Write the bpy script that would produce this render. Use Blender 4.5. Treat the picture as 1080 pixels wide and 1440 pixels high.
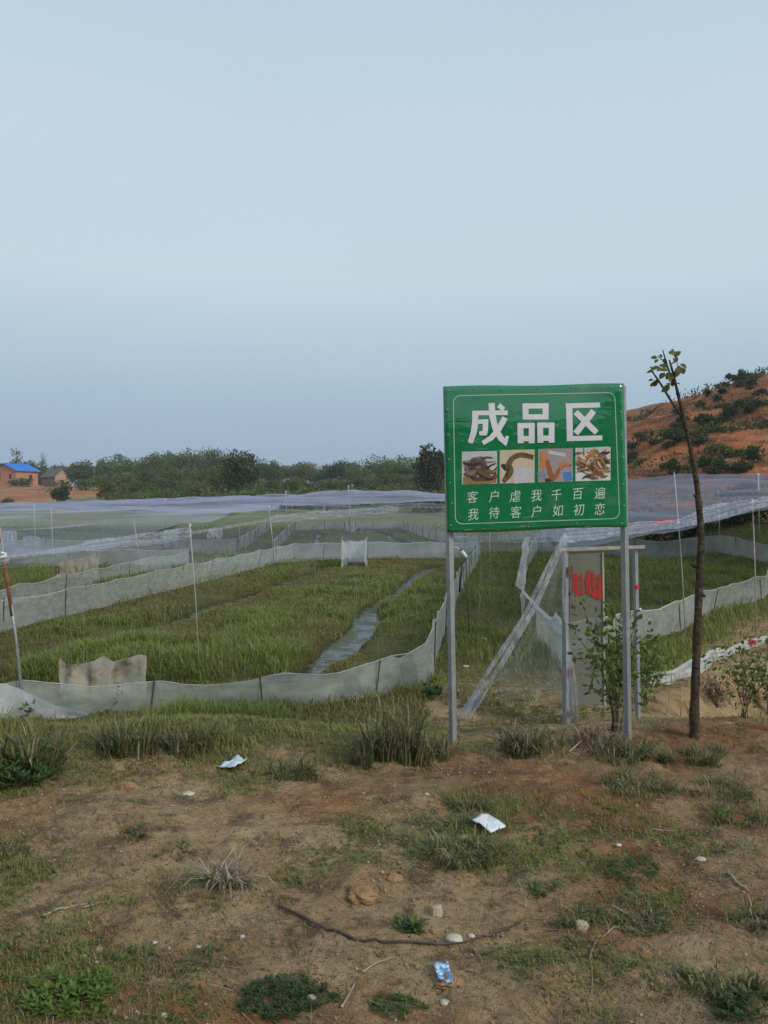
import bpy, math, random
import numpy as np
from mathutils import Vector

for o in list(bpy.data.objects):
    bpy.data.objects.remove(o)
SC = bpy.context.scene
COL = SC.collection
random.seed(7)
RNG = np.random.default_rng(11)

# ------------------------------------------------------------------ camera
FPX = 1120.0
PITCH = math.radians(1.02)
CAM = np.array([0.0, 0.0, 1.6])
cd = bpy.data.cameras.new('camera')
cam = bpy.data.objects.new('camera', cd)
COL.objects.link(cam)
cam.location = CAM
cam.rotation_euler = (math.pi / 2 - PITCH, 0, 0)
cd.sensor_fit = 'VERTICAL'
cd.sensor_height = 36.0
cd.lens = 36.0 * FPX / 1440.0
cd.clip_start = 0.05
cd.clip_end = 3000
SC.camera = cam

# ------------------------------------------------------------------ sky, sun, exposure
SUN_EL, SUN_AZ = math.radians(34), math.radians(132)     # azimuth from +Y clockwise: behind the camera, to the right
w = bpy.data.worlds.new('World')
SC.world = w
w.use_nodes = True
nt = w.node_tree
nt.nodes.clear()
sky = nt.nodes.new('ShaderNodeTexSky')
sky.sky_type = 'NISHITA'
sky.sun_disc = False
sky.sun_elevation = SUN_EL
sky.sun_rotation = SUN_AZ
sky.air_density = 1.0
sky.dust_density = 2.0
tc = nt.nodes.new('ShaderNodeTexCoord')
sx = nt.nodes.new('ShaderNodeSeparateXYZ')
nt.links.new(tc.outputs['Generated'], sx.inputs[0])
ramp = nt.nodes.new('ShaderNodeValToRGB')               # even high overcast: hazy blue low down, palest half-way up
els = ramp.color_ramp.elements
els[0].position = 0.0
els[0].color = (0.203, 0.271, 0.362, 1)
els[1].position = 1.0
els[1].color = (0.281, 0.379, 0.454, 1)
for p, c in ((0.053, (0.216, 0.284, 0.371, 1)), (0.124, (0.247, 0.328, 0.401, 1)), (0.26, (0.363, 0.434, 0.481, 1)), (0.41, (0.356, 0.431, 0.481, 1)),
             (0.55, (0.322, 0.416, 0.481, 1))):
    e = els.new(p)
    e.color = c
nt.links.new(sx.outputs['Z'], ramp.inputs[0])
cn = nt.nodes.new('ShaderNodeTexNoise')
cn.inputs['Scale'].default_value = 1.6
cn.inputs['Detail'].default_value = 4
cmp_ = nt.nodes.new('ShaderNodeMapping')
cmp_.inputs['Scale'].default_value = (1, 1, 3)
nt.links.new(tc.outputs['Generated'], cmp_.inputs[0])
nt.links.new(cmp_.outputs[0], cn.inputs[0])
cm = nt.nodes.new('ShaderNodeMapRange')
cm.inputs['To Min'].default_value = 0.965
cm.inputs['To Max'].default_value = 1.035
nt.links.new(cn.outputs[0], cm.inputs[0])
mul = nt.nodes.new('ShaderNodeVectorMath')
mul.operation = 'SCALE'
nt.links.new(ramp.outputs[0], mul.inputs[0])
nt.links.new(cm.outputs[0], mul.inputs['Scale'])
b1 = nt.nodes.new('ShaderNodeBackground')
b2 = nt.nodes.new('ShaderNodeBackground')
b1.inputs['Strength'].default_value = 0.05
nt.links.new(sky.outputs[0], b1.inputs[0])
nt.links.new(mul.outputs[0], b2.inputs[0])
mx = nt.nodes.new('ShaderNodeMixShader')
mx.inputs[0].default_value = 0.92
nt.links.new(b1.outputs[0], mx.inputs[1])
nt.links.new(b2.outputs[0], mx.inputs[2])
wo = nt.nodes.new('ShaderNodeOutputWorld')
nt.links.new(mx.outputs[0], wo.inputs[0])

sl = bpy.data.lights.new('sun', 'SUN')
sl.energy = 1.5
sl.angle = math.radians(18)
sl.color = (1.0, 0.90, 0.78)
sun = bpy.data.objects.new('sun', sl)
COL.objects.link(sun)
sd = Vector((math.sin(SUN_AZ) * math.cos(SUN_EL), math.cos(SUN_AZ) * math.cos(SUN_EL), math.sin(SUN_EL)))
sun.rotation_euler = (-sd).to_track_quat('-Z', 'Y').to_euler()
sun.location = sd * 50

vs = SC.view_settings
vs.view_transform = 'Standard'
vs.look = 'None'
vs.exposure = 0.72
vs.gamma = 1.0
vs.use_curve_mapping = False
SC.cycles.transparent_max_bounces = 24
SC.cycles.max_bounces = 6
SC.cycles.volume_bounces = 0
SC.cycles.use_denoising = True

# ------------------------------------------------------------------ numeric helpers
def sm(a, b, t):
    t = np.clip((np.asarray(t, float) - a) / (b - a), 0, 1)
    return t * t * (3 - 2 * t)

def _h(i, j, s):
    n = np.sin(i * 127.1 + j * 311.7 + s * 74.7) * 43758.5453
    return n - np.floor(n)

def vn(x, y, s=0):
    x = np.asarray(x, float); y = np.asarray(y, float)
    i = np.floor(x); j = np.floor(y)
    fx = x - i; fy = y - j
    fx = fx * fx * (3 - 2 * fx); fy = fy * fy * (3 - 2 * fy)
    a = _h(i, j, s); b = _h(i + 1, j, s); c = _h(i, j + 1, s); d = _h(i + 1, j + 1, s)
    return (a * (1 - fx) + b * fx) * (1 - fy) + (c * (1 - fx) + d * fx) * fy

def fbm(x, y, s=0, o=4):
    r = 0; a = 0.5; t = 0
    x = np.asarray(x, float); y = np.asarray(y, float)
    for k in range(o):
        r = r + a * vn(x * 2 ** k + 13.7 * k, y * 2 ** k - 5.1 * k, s + k); t += a; a *= 0.5
    return r / t

def pdist(poly, x, y):
    """signed distance to a closed polygon, positive inside"""
    x = np.asarray(x, float); y = np.asarray(y, float)
    d2 = np.full(np.broadcast(x, y).shape, 1e18); ins = np.zeros(d2.shape, bool)
    n = len(poly)
    for k in range(n):
        ax, ay = poly[k]; bx, by = poly[(k + 1) % n]
        ex, ey = bx - ax, by - ay
        t = np.clip(((x - ax) * ex + (y - ay) * ey) / (ex * ex + ey * ey), 0, 1)
        d2 = np.minimum(d2, (x - ax - t * ex) ** 2 + (y - ay - t * ey) ** 2)
        c = (ay > y) != (by > y)
        with np.errstate(divide='ignore', invalid='ignore'):
            xi = (bx - ax) * (y - ay) / ((by - ay) if by != ay else 1e-9) + ax
        ins ^= c & (x < xi)
    d = np.sqrt(d2)
    return np.where(ins, d, -d)

POOLS = [
    [(-6.4, 6.95), (-2.55, 7.02), (-1.6, 7.16), (-0.5, 7.34), (0.14, 7.8), (0.477, 7.97), (0.6, 9.13), (0.88, 11.4),
     (1.37, 14.9), (3.04, 25.2), (-2.8, 24.6), (-5.4, 11.2)],
    [(-3.7, 26.6), (3.2, 26.8), (1.0, 49), (-5.3, 47)],
    [(-6.6, 13.7), (-6.4, 16.4), (-6.2, 19.7), (-5.5, 22.4), (-10.8, 22.8), (-14.0, 14.0)],
    [(-5.0, 27.0), (-6.7, 46), (-20, 46), (-17, 27)],
    [(2.0, 8.8), (2.7, 9.75), (3.76, 10.8), (5.6, 13.2), (7.3, 15.2), (10.4, 21), (9.8, 23.5), (7.5, 26.5), (5.5, 28.5),
     (3.5, 20), (2.12, 12.3)],
]

DITCH = [1.0, .8, .8, .8, 0.0]
def ditch(k, d, x, y):
    """0..1 depth profile of the ring ditch of pool k"""
    c = 1.42 + .55 * (fbm(x * .55, y * .55, 91, 3) - .5)
    w_ = .12 + .20 * vn(x * .6 + 3, y * .6, 92)
    return DITCH[k] * np.exp(-((d - c) / w_) ** 2) * (d > 0)

def hill(x, y):
    fx = np.interp(x, [5, 13, 21, 34, 50, 80, 140], [0, 2.2, 8.0, 12.9, 16.0, 19, 14])
    fy = sm(36, 74, y)
    h = fx * fy + 0.7 * (fbm(x * .12, y * .12, 5) - .5) * sm(36, 50, y) * sm(6, 16, x)
    s = 2.3
    q = (h - 0.05 * (x - 30)) / s
    k = np.floor(q); fr = q - k
    h2 = s * (k + sm(0.50, 0.86, fr)) + 0.05 * (x - 30)
    m = sm(0.3, 1.4, h)
    rg = m * (.55 * (fbm(x * .35, y * .35, 15) - .5) + .45 * (fbm(x * 1.1, y * 1.1, 16, 3) - .5))
    return np.maximum(0, h * (1 - m) + (0.22 * h + 0.78 * h2) * m + rg), fr * m

def H(x, y):
    x = np.asarray(x, float); y = np.asarray(y, float)
    yy = y + 0.5 * (vn(x * .7, y * .7, 3) - .5) - 0.25 * sm(0.4, 1.4, x)
    z = -0.3 * sm(5.2, 6.95, yy)
    near = 1 - sm(8, 14, np.abs(y))
    z = z + near * (0.10 * (fbm(x * .9, y * .9, 1) - .5) + 0.045 * (fbm(x * 4.5, y * 4.5, 2) - .5)
                    + 0.034 * (fbm(x * 12, y * 12, 4, 2) - .5) + 0.016 * (1 - sm(5, 6.5, np.abs(y))) * (fbm(x * 34, y * 34, 14, 2) - .5))
    z = z + 0.05 * (fbm(x * .5, y * .5, 6) - .5) * (1 - near)
    z = z + 0.10 * np.exp(-((x - 2.2) ** 2 / .35 + (y - 5.25) ** 2 / .12))
    for mx_, my_, mr, mh in ((-0.1, 3.25, .12, .06), (0.55, 2.62, .10, .045), (-1.35, 3.9, .25, .05), (0.1, 4.2, .22, .035), (1.7, 3.4, .3, .04)):
        z = z + mh * np.exp(-((x - mx_) ** 2 + (y - my_) ** 2) / mr ** 2)
    line = 7.2 + (x - 2.3) * 0.95
    z = z - 0.42 * sm(2.35, 3.1, x) * sm(5.7, 6.3, y) * (1 - sm(-0.5, 0.05, y - line))
    for k_, P in enumerate(POOLS):
        d = pdist(P, x, y)
        q_ = (d > 0) & (d < 3)
        if q_.any():
            z = z.copy(); z[q_] -= 0.27 * ditch(k_, d[q_], x[q_], y[q_])
        z = z - 0.05 * sm(0.05, 0.5, d)
    z = z + 4.9 * sm(58, 225, y) + 0.8 * (fbm(x * .03, y * .03, 8) - .5) * sm(70, 120, y)
    z = z + hill(x, y)[0]
    # unseen slope added behind the camera, its ridge shaped for the board's reflection
    z = z + (3.2 + 5.6 * fbm(x * .22, y * .05, 9)) * sm(-12, -40, y)
    # vegetated road bank behind the right pool
    z = z + 1.1 * sm(8.6, 11.5, x) * sm(20, 26, y + .25 * (x - 9)) * (1 - sm(34, 44, y))
    return z

def hz(x, y):
    return float(H(np.array([x]), np.array([y]))[0])

def ray(px, py):
    u = (px - 540) / FPX; v = (720 - py) / FPX
    return np.array([u, math.cos(PITCH) + v * math.sin(PITCH), -math.sin(PITCH) + v * math.cos(PITCH)])

def at(px, py, D):
    d = ray(px, py)
    return CAM + d * (D / d[1])

_DS = np.exp(np.linspace(math.log(0.8), math.log(400), 5000))
def gnd(px, py):
    d = ray(px, py)
    p = CAM[None] + d[None] * (_DS / d[1])[:, None]
    b = p[:, 2] - H(p[:, 0], p[:, 1])
    i = int(np.argmax(b < 0)) if (b < 0).any() else len(_DS) - 1
    q = p[i].copy()
    q[2] = hz(q[0], q[1])
    return q

# ------------------------------------------------------------------ mesh helpers
ORIG = {}
def npmesh(name, V, faces, mats, mi=None, attrs=None, smooth=False):
    me = bpy.data.meshes.new(name)
    V = np.asarray(V, np.float32)
    me.vertices.add(len(V))
    me.vertices.foreach_set('co', V.ravel())
    idx = np.concatenate([np.asarray(f, np.int32).ravel() for f in faces])
    tot = np.concatenate([np.full(len(f), np.asarray(f).shape[1], np.int32) for f in faces])
    start = np.concatenate([[0], np.cumsum(tot)[:-1]]).astype(np.int32)
    me.loops.add(len(idx)); me.loops.foreach_set('vertex_index', idx)
    me.polygons.add(len(tot))
    me.polygons.foreach_set('loop_start', start)
    me.polygons.foreach_set('loop_total', tot)
    if mi is not None:
        me.polygons.foreach_set('material_index', np.asarray(mi, np.int32))
    me.polygons.foreach_set('use_smooth', np.full(len(tot), smooth, bool))
    for m in (mats if isinstance(mats, (list, tuple)) else [mats]):
        me.materials.append(m)
    for k, a in (attrs or {}).items():
        at_ = me.attributes.new(k, 'FLOAT', 'POINT')
        at_.data.foreach_set('value', np.asarray(a, np.float32))
    me.update(calc_edges=True)
    return me

def tag(o, label=None, cat=None, group=None, kind=None):
    if label: o['label'] = label
    if cat: o['category'] = cat
    if group: o['group'] = group
    if kind: o['kind'] = kind
    return o

def link(name, me, parent=None, loc=(0, 0, 0)):
    o = bpy.data.objects.new(name, me)
    COL.objects.link(o)
    if parent is not None:
        o.parent = parent
        ORIG[o.name] = ORIG[parent.name]
    else:
        o.location = loc
        ORIG[o.name] = np.array(loc, float)
    return o

def empty(name, loc, label, cat, group=None):
    o = link(name, None, None, loc)
    o.empty_display_size = 0.1
    return tag(o, label, cat, group)

class G:
    """collects shapes in world coordinates and builds one mesh object"""
    def __init__(s):
        s.v = []; s.f = []; s.m = []
    def add(s, V, F, m=0):
        n = len(s.v)
        s.v += [tuple(map(float, p)) for p in V]
        s.f += [tuple(i + n for i in f) for f in F]
        s.m += [m] * len(F)
        return s
    def hexa(s, P, m=0):
        """8 points: bottom ring 0-3, top ring 4-7"""
        return s.add(P, [(3, 2, 1, 0), (4, 5, 6, 7), (0, 1, 5, 4), (1, 2, 6, 5), (2, 3, 7, 6), (3, 0, 4, 7)], m)
    def box(s, c, size, rz=0, m=0, ry=0, rx=0):
        hx, hy, hh = size[0] / 2, size[1] / 2, size[2] / 2
        P = []
        for sz in (-1, 1):
            for a, b in ((-1, -1), (1, -1), (1, 1), (-1, 1)):
                v = Vector((a * hx, b * hy, sz * hh))
                from mathutils import Euler
                v.rotate(Euler((rx, ry, rz)))
                P.append((c[0] + v.x, c[1] + v.y, c[2] + v.z))
        return s.hexa(P, m)
    def tube(s, pts, r, seg=8, m=0, cap=True, twist=0.0):
        pts = [Vector(p) for p in pts]
        if not isinstance(r, (list, tuple)): r = [r] * len(pts)
        V = []; F = []
        up = None
        for i, p in enumerate(pts):
            t = (pts[min(i + 1, len(pts) - 1)] - pts[max(i - 1, 0)]).normalized()
            if up is None:
                up = t.orthogonal().normalized()
            up = (up - t * up.dot(t)).normalized()
            bi = t.cross(up)
            for k in range(seg):
                a = 2 * math.pi * k / seg + twist
                V.append(p + (up * math.cos(a) + bi * math.sin(a)) * r[i])
        for i in range(len(pts) - 1):
            for k in range(seg):
                k2 = (k + 1) % seg
                F.append((i * seg + k, i * seg + k2, (i + 1) * seg + k2, (i + 1) * seg + k))
        if cap:
            F.append(tuple(range(seg - 1, -1, -1)))
            F.append(tuple((len(pts) - 1) * seg + k for k in range(seg)))
        return s.add(V, F, m)
    def build(s, name, mats, parent=None, base=None, smooth=False):
        if parent is not None:
            o0 = ORIG[parent.name]
        else:
            o0 = np.array(base if base is not None else s.v[0], float)
        me = bpy.data.meshes.new(name)
        me.from_pydata([(a - o0[0], b - o0[1], c - o0[2]) for a, b, c in s.v], [], s.f)
        for m in (mats if isinstance(mats, (list, tuple)) else [mats]):
            me.materials.append(m)
        me.polygons.foreach_set('material_index', s.m)
        me.polygons.foreach_set('use_smooth', [smooth] * len(s.f))
        me.update()
        return link(name, me, parent, o0)

# ------------------------------------------------------------------ material helpers
def newmat(name):
    m = bpy.data.materials.new(name)
    m.use_nodes = True
    m.node_tree.nodes.clear()
    return m, m.node_tree.nodes, m.node_tree.links

def mixc(N, L, a, b, f, mode='MIX'):
    n = N.new('ShaderNodeMix')
    n.data_type = 'RGBA'
    n.blend_type = mode
    for sock, v in ((n.inputs[6], a), (n.inputs[7], b)):
        if isinstance(v, (tuple, list)): sock.default_value = (*v[:3], 1)
        else: L.new(v, sock)
    if isinstance(f, (int, float)): n.inputs[0].default_value = f
    else: L.new(f, n.inputs[0])
    return n.outputs[2]

def noise(N, L, scale, detail=4, rough=.55, vec=None, lo=None, hi=None, dim=None):
    n = N.new('ShaderNodeTexNoise')
    n.inputs['Scale'].default_value = scale
    n.inputs['Detail'].default_value = detail
    n.inputs['Roughness'].default_value = rough
    if vec is not None: L.new(vec, n.inputs['Vector'])
    out = n.outputs[0]
    if lo is not None:
        r = N.new('ShaderNodeMapRange')
        r.interpolation_type = 'SMOOTHSTEP'
        r.inputs['From Min'].default_value = lo; r.inputs['From Max'].default_value = hi
        L.new(out, r.inputs[0]); out = r.outputs[0]
    return out

def math_(N, L, op, a, b=None):
    n = N.new('ShaderNodeMath'); n.operation = op; n.use_clamp = False
    for i, v in enumerate((a, b)):
        if v is None: continue
        if isinstance(v, (int, float)): n.inputs[i].default_value = v
        else: L.new(v, n.inputs[i])
    return n.outputs[0]

def objvec(N):
    return N.new('ShaderNodeTexCoord').outputs['Object']

def basic(name, c1, c2, scale=6, rough=.8, metal=0.0, bump=0.0, spec=.3, bscale=None):
    m, N, L = newmat(name)
    v = objvec(N)
    c = mixc(N, L, c1, c2, noise(N, L, scale, 5, .6, v, .3, .7))
    p = N.new('ShaderNodeBsdfPrincipled')
    L.new(c, p.inputs['Base Color'])
    p.inputs['Roughness'].default_value = rough
    p.inputs['Metallic'].default_value = metal
    p.inputs['Specular IOR Level'].default_value = spec
    if bump:
        b = N.new('ShaderNodeBump')
        b.inputs['Strength'].default_value = bump
        b.inputs['Distance'].default_value = 0.02
        L.new(noise(N, L, bscale or scale * 4, 4, .6, v), b.inputs['Height'])
        L.new(b.outputs[0], p.inputs['Normal'])
    o = N.new('ShaderNodeOutputMaterial')
    L.new(p.outputs[0], o.inputs[0])
    return m

def leafmat(name, cols, trans=.25, tint=False, rough=.6, spec=.25):
    """cols: dark to light; picked per leaf, shifted by the plant's own tint"""
    m, N, L = newmat(name)
    g = N.new('ShaderNodeNewGeometry')
    f = g.outputs['Random Per Island']
    if tint:
        a = N.new('ShaderNodeAttribute'); a.attribute_name = 'tint'
        f = math_(N, L, 'ADD', math_(N, L, 'MULTIPLY', f, .34), math_(N, L, 'MULTIPLY', a.outputs['Fac'], .66))
    r = N.new('ShaderNodeValToRGB')
    e = r.color_ramp.elements
    e[0].color = (*cols[0], 1); e[1].color = (*cols[-1], 1)
    for k in range(1, len(cols) - 1):
        q = e.new(k / (len(cols) - 1)); q.color = (*cols[k], 1)
    L.new(f, r.inputs[0])
    p = N.new('ShaderNodeBsdfPrincipled')
    L.new(r.outputs[0], p.inputs['Base Color'])
    p.inputs['Roughness'].default_value = rough
    p.inputs['Specular IOR Level'].default_value = spec
    t = N.new('ShaderNodeBsdfTranslucent')
    L.new(r.outputs[0], t.inputs[0])
    x = N.new('ShaderNodeMixShader'); x.inputs[0].default_value = trans
    L.new(p.outputs[0], x.inputs[1]); L.new(t.outputs[0], x.inputs[2])
    o = N.new('ShaderNodeOutputMaterial')
    L.new(x.outputs[0], o.inputs[0])
    return m

def netmat(name, col, alpha, var=.3, scale=3.0, stretch=(1, 1, 1), col2=None):
    """fine woven net: thread share `alpha`, uneven where the net is doubled or dirty"""
    m, N, L = newmat(name)
    mp = N.new('ShaderNodeMapping'); mp.inputs['Scale'].default_value = stretch
    L.new(objvec(N), mp.inputs[0])
    n = noise(N, L, scale, 5, .6, mp.outputs[0], .25, .75)
    c = mixc(N, L, col, col2 or [x * .8 for x in col], noise(N, L, scale * .6, 4, .6, mp.outputs[0], .35, .7))
    d = N.new('ShaderNodeBsdfDiffuse'); t = N.new('ShaderNodeBsdfTranslucent')
    L.new(c, d.inputs[0]); L.new(c, t.inputs[0])
    x = N.new('ShaderNodeMixShader'); x.inputs[0].default_value = .4
    L.new(d.outputs[0], x.inputs[1]); L.new(t.outputs[0], x.inputs[2])
    tr = N.new('ShaderNodeBsdfTransparent')
    f = math_(N, L, 'ADD', math_(N, L, 'MULTIPLY', n, alpha * var), alpha * (1 - var / 2))
    y = N.new('ShaderNodeMixShader')
    L.new(f, y.inputs[0]); L.new(tr.outputs[0], y.inputs[1]); L.new(x.outputs[0], y.inputs[2])
    o = N.new('ShaderNodeOutputMaterial')
    L.new(y.outputs[0], o.inputs[0])
    return m

M = {}
M['galv'] = basic('galvanised steel', (.30, .33, .36), (.40, .42, .43), 14, .42, .55, .1)
M['wood_grey'] = basic('weathered wood', (.30, .28, .24), (.42, .40, .34), 9, .85, 0, .3)
M['rust'] = basic('rusty pipe', (.16, .06, .035), (.26, .13, .07), 20, .8, .2, .3)
M['white_pvc'] = basic('white plastic pipe', (.40, .41, .41), (.32, .32, .31), 8, .5)
M['bamboo'] = basic('pale bamboo', (.42, .38, .30), (.30, .27, .20), 10, .7)
M['dark_stick'] = basic('dark stick', (.06, .055, .05), (.12, .10, .08), 20, .9)
M['bark'] = basic('young bark', (.035, .025, .020), (.105, .075, .055), 30, .9, 0, 1.0, .2, 60)
M['trunkfar'] = basic('tree trunk', (.06, .05, .04), (.10, .085, .07), 3, .9)
M['pebble'] = basic('pebble', (.36, .31, .25), (.52, .48, .42), 30, .85, 0, .3)
M['stone'] = basic('pale stone', (.36, .28, .19), (.47, .39, .28), 22, .9, 0, .6)
M['clod'] = basic('orange clay clod', (.30, .175, .085), (.42, .275, .15), 26, .97, 0, 1.0, .1)
M['whitestone'] = basic('white stone', (.40, .39, .36), (.52, .50, .46), 25, .8, 0, .4)
M['red'] = basic('red paint', (.40, .03, .03), (.30, .03, .025), 30, .7)
M['redcloth'] = basic('red plastic', (.55, .04, .04), (.42, .03, .03), 20, .6)
M['white'] = basic('white plastic', (.70, .71, .73), (.62, .63, .66), 12, .5)
M['black'] = basic('black plastic', (.02, .02, .022), (.035, .035, .035), 12, .5)
M['pipe'] = basic('dark root', (.055, .042, .040), (.10, .075, .065), 16, .75, 0, .4)
M['drystick'] = basic('dry stalk', (.34, .29, .21), (.24, .20, .15), 20, .9)

# ------------------------------------------------------------------ ground: one sheet to the horizon
def graded(parts, end, g=1.07):
    out = []
    for a, b, s in parts:
        out += list(np.arange(a, b - 1e-6, s))
    s = parts[-1][2]; p = parts[-1][1]
    while p < end:
        out.append(p); s *= g; p += s
    out.append(end)
    return out
xp = graded([(0, 2.3, .026), (2.3, 3.4, .05), (3.4, 13, .15)], 900)
XS = np.array([-v for v in xp[:0:-1]] + xp)
yp = graded([(1.2, 1.6, .05), (1.6, 5.2, .024), (5.2, 7.6, .045), (7.6, 30, .13), (30, 85, .5)], 1400)
yb = graded([(-1.2, 3, .25), (3, 60, 1.0)], 300, 1.15)
YS = np.array([-v for v in yb[::-1]] + yp)
GX, GY = np.meshgrid(XS, YS)
gx, gy = GX.ravel(), GY.ravel()
gz = H(gx, gy)
nx, ny = len(XS), len(YS)
ii = (np.arange(ny - 1)[:, None] * nx + np.arange(nx - 1)[None]).ravel()
gq = np.stack([ii, ii + 1, ii + nx + 1, ii + nx], 1)

def green_amount(x, y):
    """how overgrown the soil is (0 bare .. 1 covered)"""
    fg = sm(.50, .68, fbm(x * 1.1, y * 1.3, 21)) * .50
    bank = sm(4.5, 5.3, y + .6 * (vn(x * 1.2, y, 23) - .5)) * (1 - sm(.25, .5, x) * (1 - sm(7.3, 8.6, y)) * .95)
    g = np.maximum(fg, bank * .9)
    path = np.exp(-((x - 2.85 - (y - 7.2) * .66) / .85) ** 4) * sm(6.2, 7, y) * (1 - sm(11.5, 15, y))
    g = g * (1 - .95 * path) * (1 - .9 * np.exp(-((x - 2.35) ** 2 / .9 + (y - 5.25) ** 2 / .30)))
    h, fr = hill(x, y)
    hv = .75 * sm(.50, .58, fbm(x * .16, y * .30, 31)) * (1 - sm(.5, .8, fr) * .8)
    k = sm(.15, .8, h)
    g = g * (1 - k) + hv * k
    lf = sm(-43, -52, x + 6 * (fbm(x * .05, y * .05, 35) - .5)) * sm(52, 60, y) * (1 - sm(205, 230, y))
    g = np.maximum(g, sm(-4, -10, y))  # added slope behind the camera turned green to darken the board's reflection
    return g * (1 - .85 * lf)

def red_amount(x, y):
    r = sm(.52, .72, fbm(x * .8 + 4, y * .9, 41)) * .7 * (1 - sm(6, 9, y))
    r = r + .6 * np.exp(-((x - 2.3) ** 2 / .6 + (y - 5.1) ** 2 / .15)) + .55 * np.exp(-((x + .35) ** 2 / .12 + (y - 4.2) ** 2 / .05))
    h, fr = hill(x, y)
    lf = sm(-43, -52, x) * sm(52, 60, y) * (1 - sm(205, 230, y))
    return np.clip(np.maximum(np.maximum(r, sm(.15, .8, h)), lf * .85), 0, 1)

wet_or_dark = np.zeros_like(gx)
for k_, P in enumerate(POOLS):
    d = pdist(P, gx, gy)
    wet_or_dark = np.maximum(wet_or_dark, np.clip(1.6 * ditch(k_, d, gx, gy), 0, 1))

wet_or_dark = np.maximum(wet_or_dark, .9 * sm(-7, -14, gy))                 # unseen added slope coloured dark so the board's reflection stays dark
m, N, L = newmat('ground soil')
ge = N.new('ShaderNodeNewGeometry'); pos = ge.outputs['Position']
def attr(n):
    a = N.new('ShaderNodeAttribute'); a.attribute_name = n; return a.outputs['Fac']
soil = mixc(N, L, (.395, .255, .134), (.520, .380, .225), noise(N, L, 2.6, 8, .68, pos, .32, .68))
soil = mixc(N, L, soil, (.175, .122, .074), noise(N, L, 4.2, 9, .72, pos, .49, .62))
soil = mixc(N, L, soil, (.53, .41, .265), noise(N, L, 3.3, 9, .75, pos, .57, .70))
soil = mixc(N, L, soil, (.135, .122, .066), noise(N, L, 1.7, 9, .78, pos, .54, .66))
soil = mixc(N, L, soil, (.50, .40, .27), noise(N, L, 75, 5, .8, pos, .57, .66))
soil = mixc(N, L, soil, (.105, .072, .045), noise(N, L, 42, 6, .8, pos, .56, .64))
hm_ = N.new('ShaderNodeMapping'); hm_.inputs['Scale'].default_value = (.6, .6, 4.5); L.new(pos, hm_.inputs[0]); hv_ = hm_.outputs[0]
red = mixc(N, L, (.34, .105, .040), (.42, .160, .066), noise(N, L, .6, 9, .70, pos, .38, .62))
red = mixc(N, L, red, (.155, .055, .028), noise(N, L, .30, 10, .75, hv_, .45, .57))
red = mixc(N, L, red, soil, noise(N, L, 5, 9, .7, pos, .53, .68))
soil = mixc(N, L, soil, red, math_(N, L, 'MULTIPLY', attr('red'), .95))
gr = mixc(N, L, (.092, .108, .034), (.165, .158, .056), noise(N, L, 1.3, 6, .6, pos, .3, .7))
gr = mixc(N, L, gr, (.165, .14, .075), noise(N, L, 9, 5, .7, pos, .5, .72))
gmap = N.new('ShaderNodeMapRange'); gmap.interpolation_type = 'SMOOTHSTEP'
L.new(math_(N, L, 'ADD', noise(N, L, 16, 8, .8, pos), math_(N, L, 'MULTIPLY', attr('green'), .30)), gmap.inputs[0])
gmap.inputs['From Min'].default_value = .60; gmap.inputs['From Max'].default_value = .72
gf = gmap.outputs[0]
soil = mixc(N, L, soil, gr, gf)
soil = mixc(N, L, soil, (.045, .040, .026), math_(N, L, 'MULTIPLY', attr('wet_or_dark'), .85))
p = N.new('ShaderNodeBsdfPrincipled')
L.new(soil, p.inputs['Base Color'])
p.inputs['Roughness'].default_value = .95
p.inputs['Specular IOR Level'].default_value = .12
bp = N.new('ShaderNodeBump'); bp.inputs['Strength'].default_value = 1.0; bp.inputs['Distance'].default_value = .022
L.new(noise(N, L, 55, 6, .72, pos), bp.inputs['Height'])
bp2 = N.new('ShaderNodeBump'); bp2.inputs['Strength'].default_value = .9; bp2.inputs['Distance'].default_value = .07
L.new(noise(N, L, 9, 7, .72, pos), bp2.inputs['Height'])
L.new(bp.outputs[0], bp2.inputs['Normal'])
L.new(bp2.outputs[0], p.inputs['Normal'])
o_ = N.new('ShaderNodeOutputMaterial'); L.new(p.outputs[0], o_.inputs[0])
M['ground'] = m
GAM = green_amount(gx, gy)
me = npmesh('ground', np.stack([gx, gy, gz], 1), [gq], M['ground'], attrs={'green': GAM, 'red': red_amount(gx, gy), 'wet_or_dark': wet_or_dark}, smooth=True)
tag(link('ground', me), kind='structure')

# ------------------------------------------------------------------ ditch water
m, N, L = newmat('ditch water')
ge = N.new('ShaderNodeNewGeometry'); pos = ge.outputs['Position']
c = mixc(N, L, (.020, .024, .018), (.105, .115, .045), noise(N, L, 3.1, 6, .7, pos, .46, .60))
rf = N.new('ShaderNodeMapRange'); L.new(noise(N, L, 3.1, 6, .7, pos), rf.inputs[0])
rf.inputs['From Min'].default_value = .46; rf.inputs['From Max'].default_value = .60
rf.inputs['To Min'].default_value = .08; rf.inputs['To Max'].default_value = .9
p = N.new('ShaderNodeBsdfPrincipled')
L.new(c, p.inputs['Base Color']); L.new(rf.outputs[0], p.inputs['Roughness'])
p.inputs['IOR'].default_value = 1.33
b = N.new('ShaderNodeBump'); b.inputs['Strength'].default_value = .12; b.inputs['Distance'].default_value = .02
L.new(noise(N, L, 14, 4, .6, pos), b.inputs['Height']); L.new(b.outputs[0], p.inputs['Normal'])
o_ = N.new('ShaderNodeOutputMaterial'); L.new(p.outputs[0], o_.inputs[0])
M['water'] = m
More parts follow.
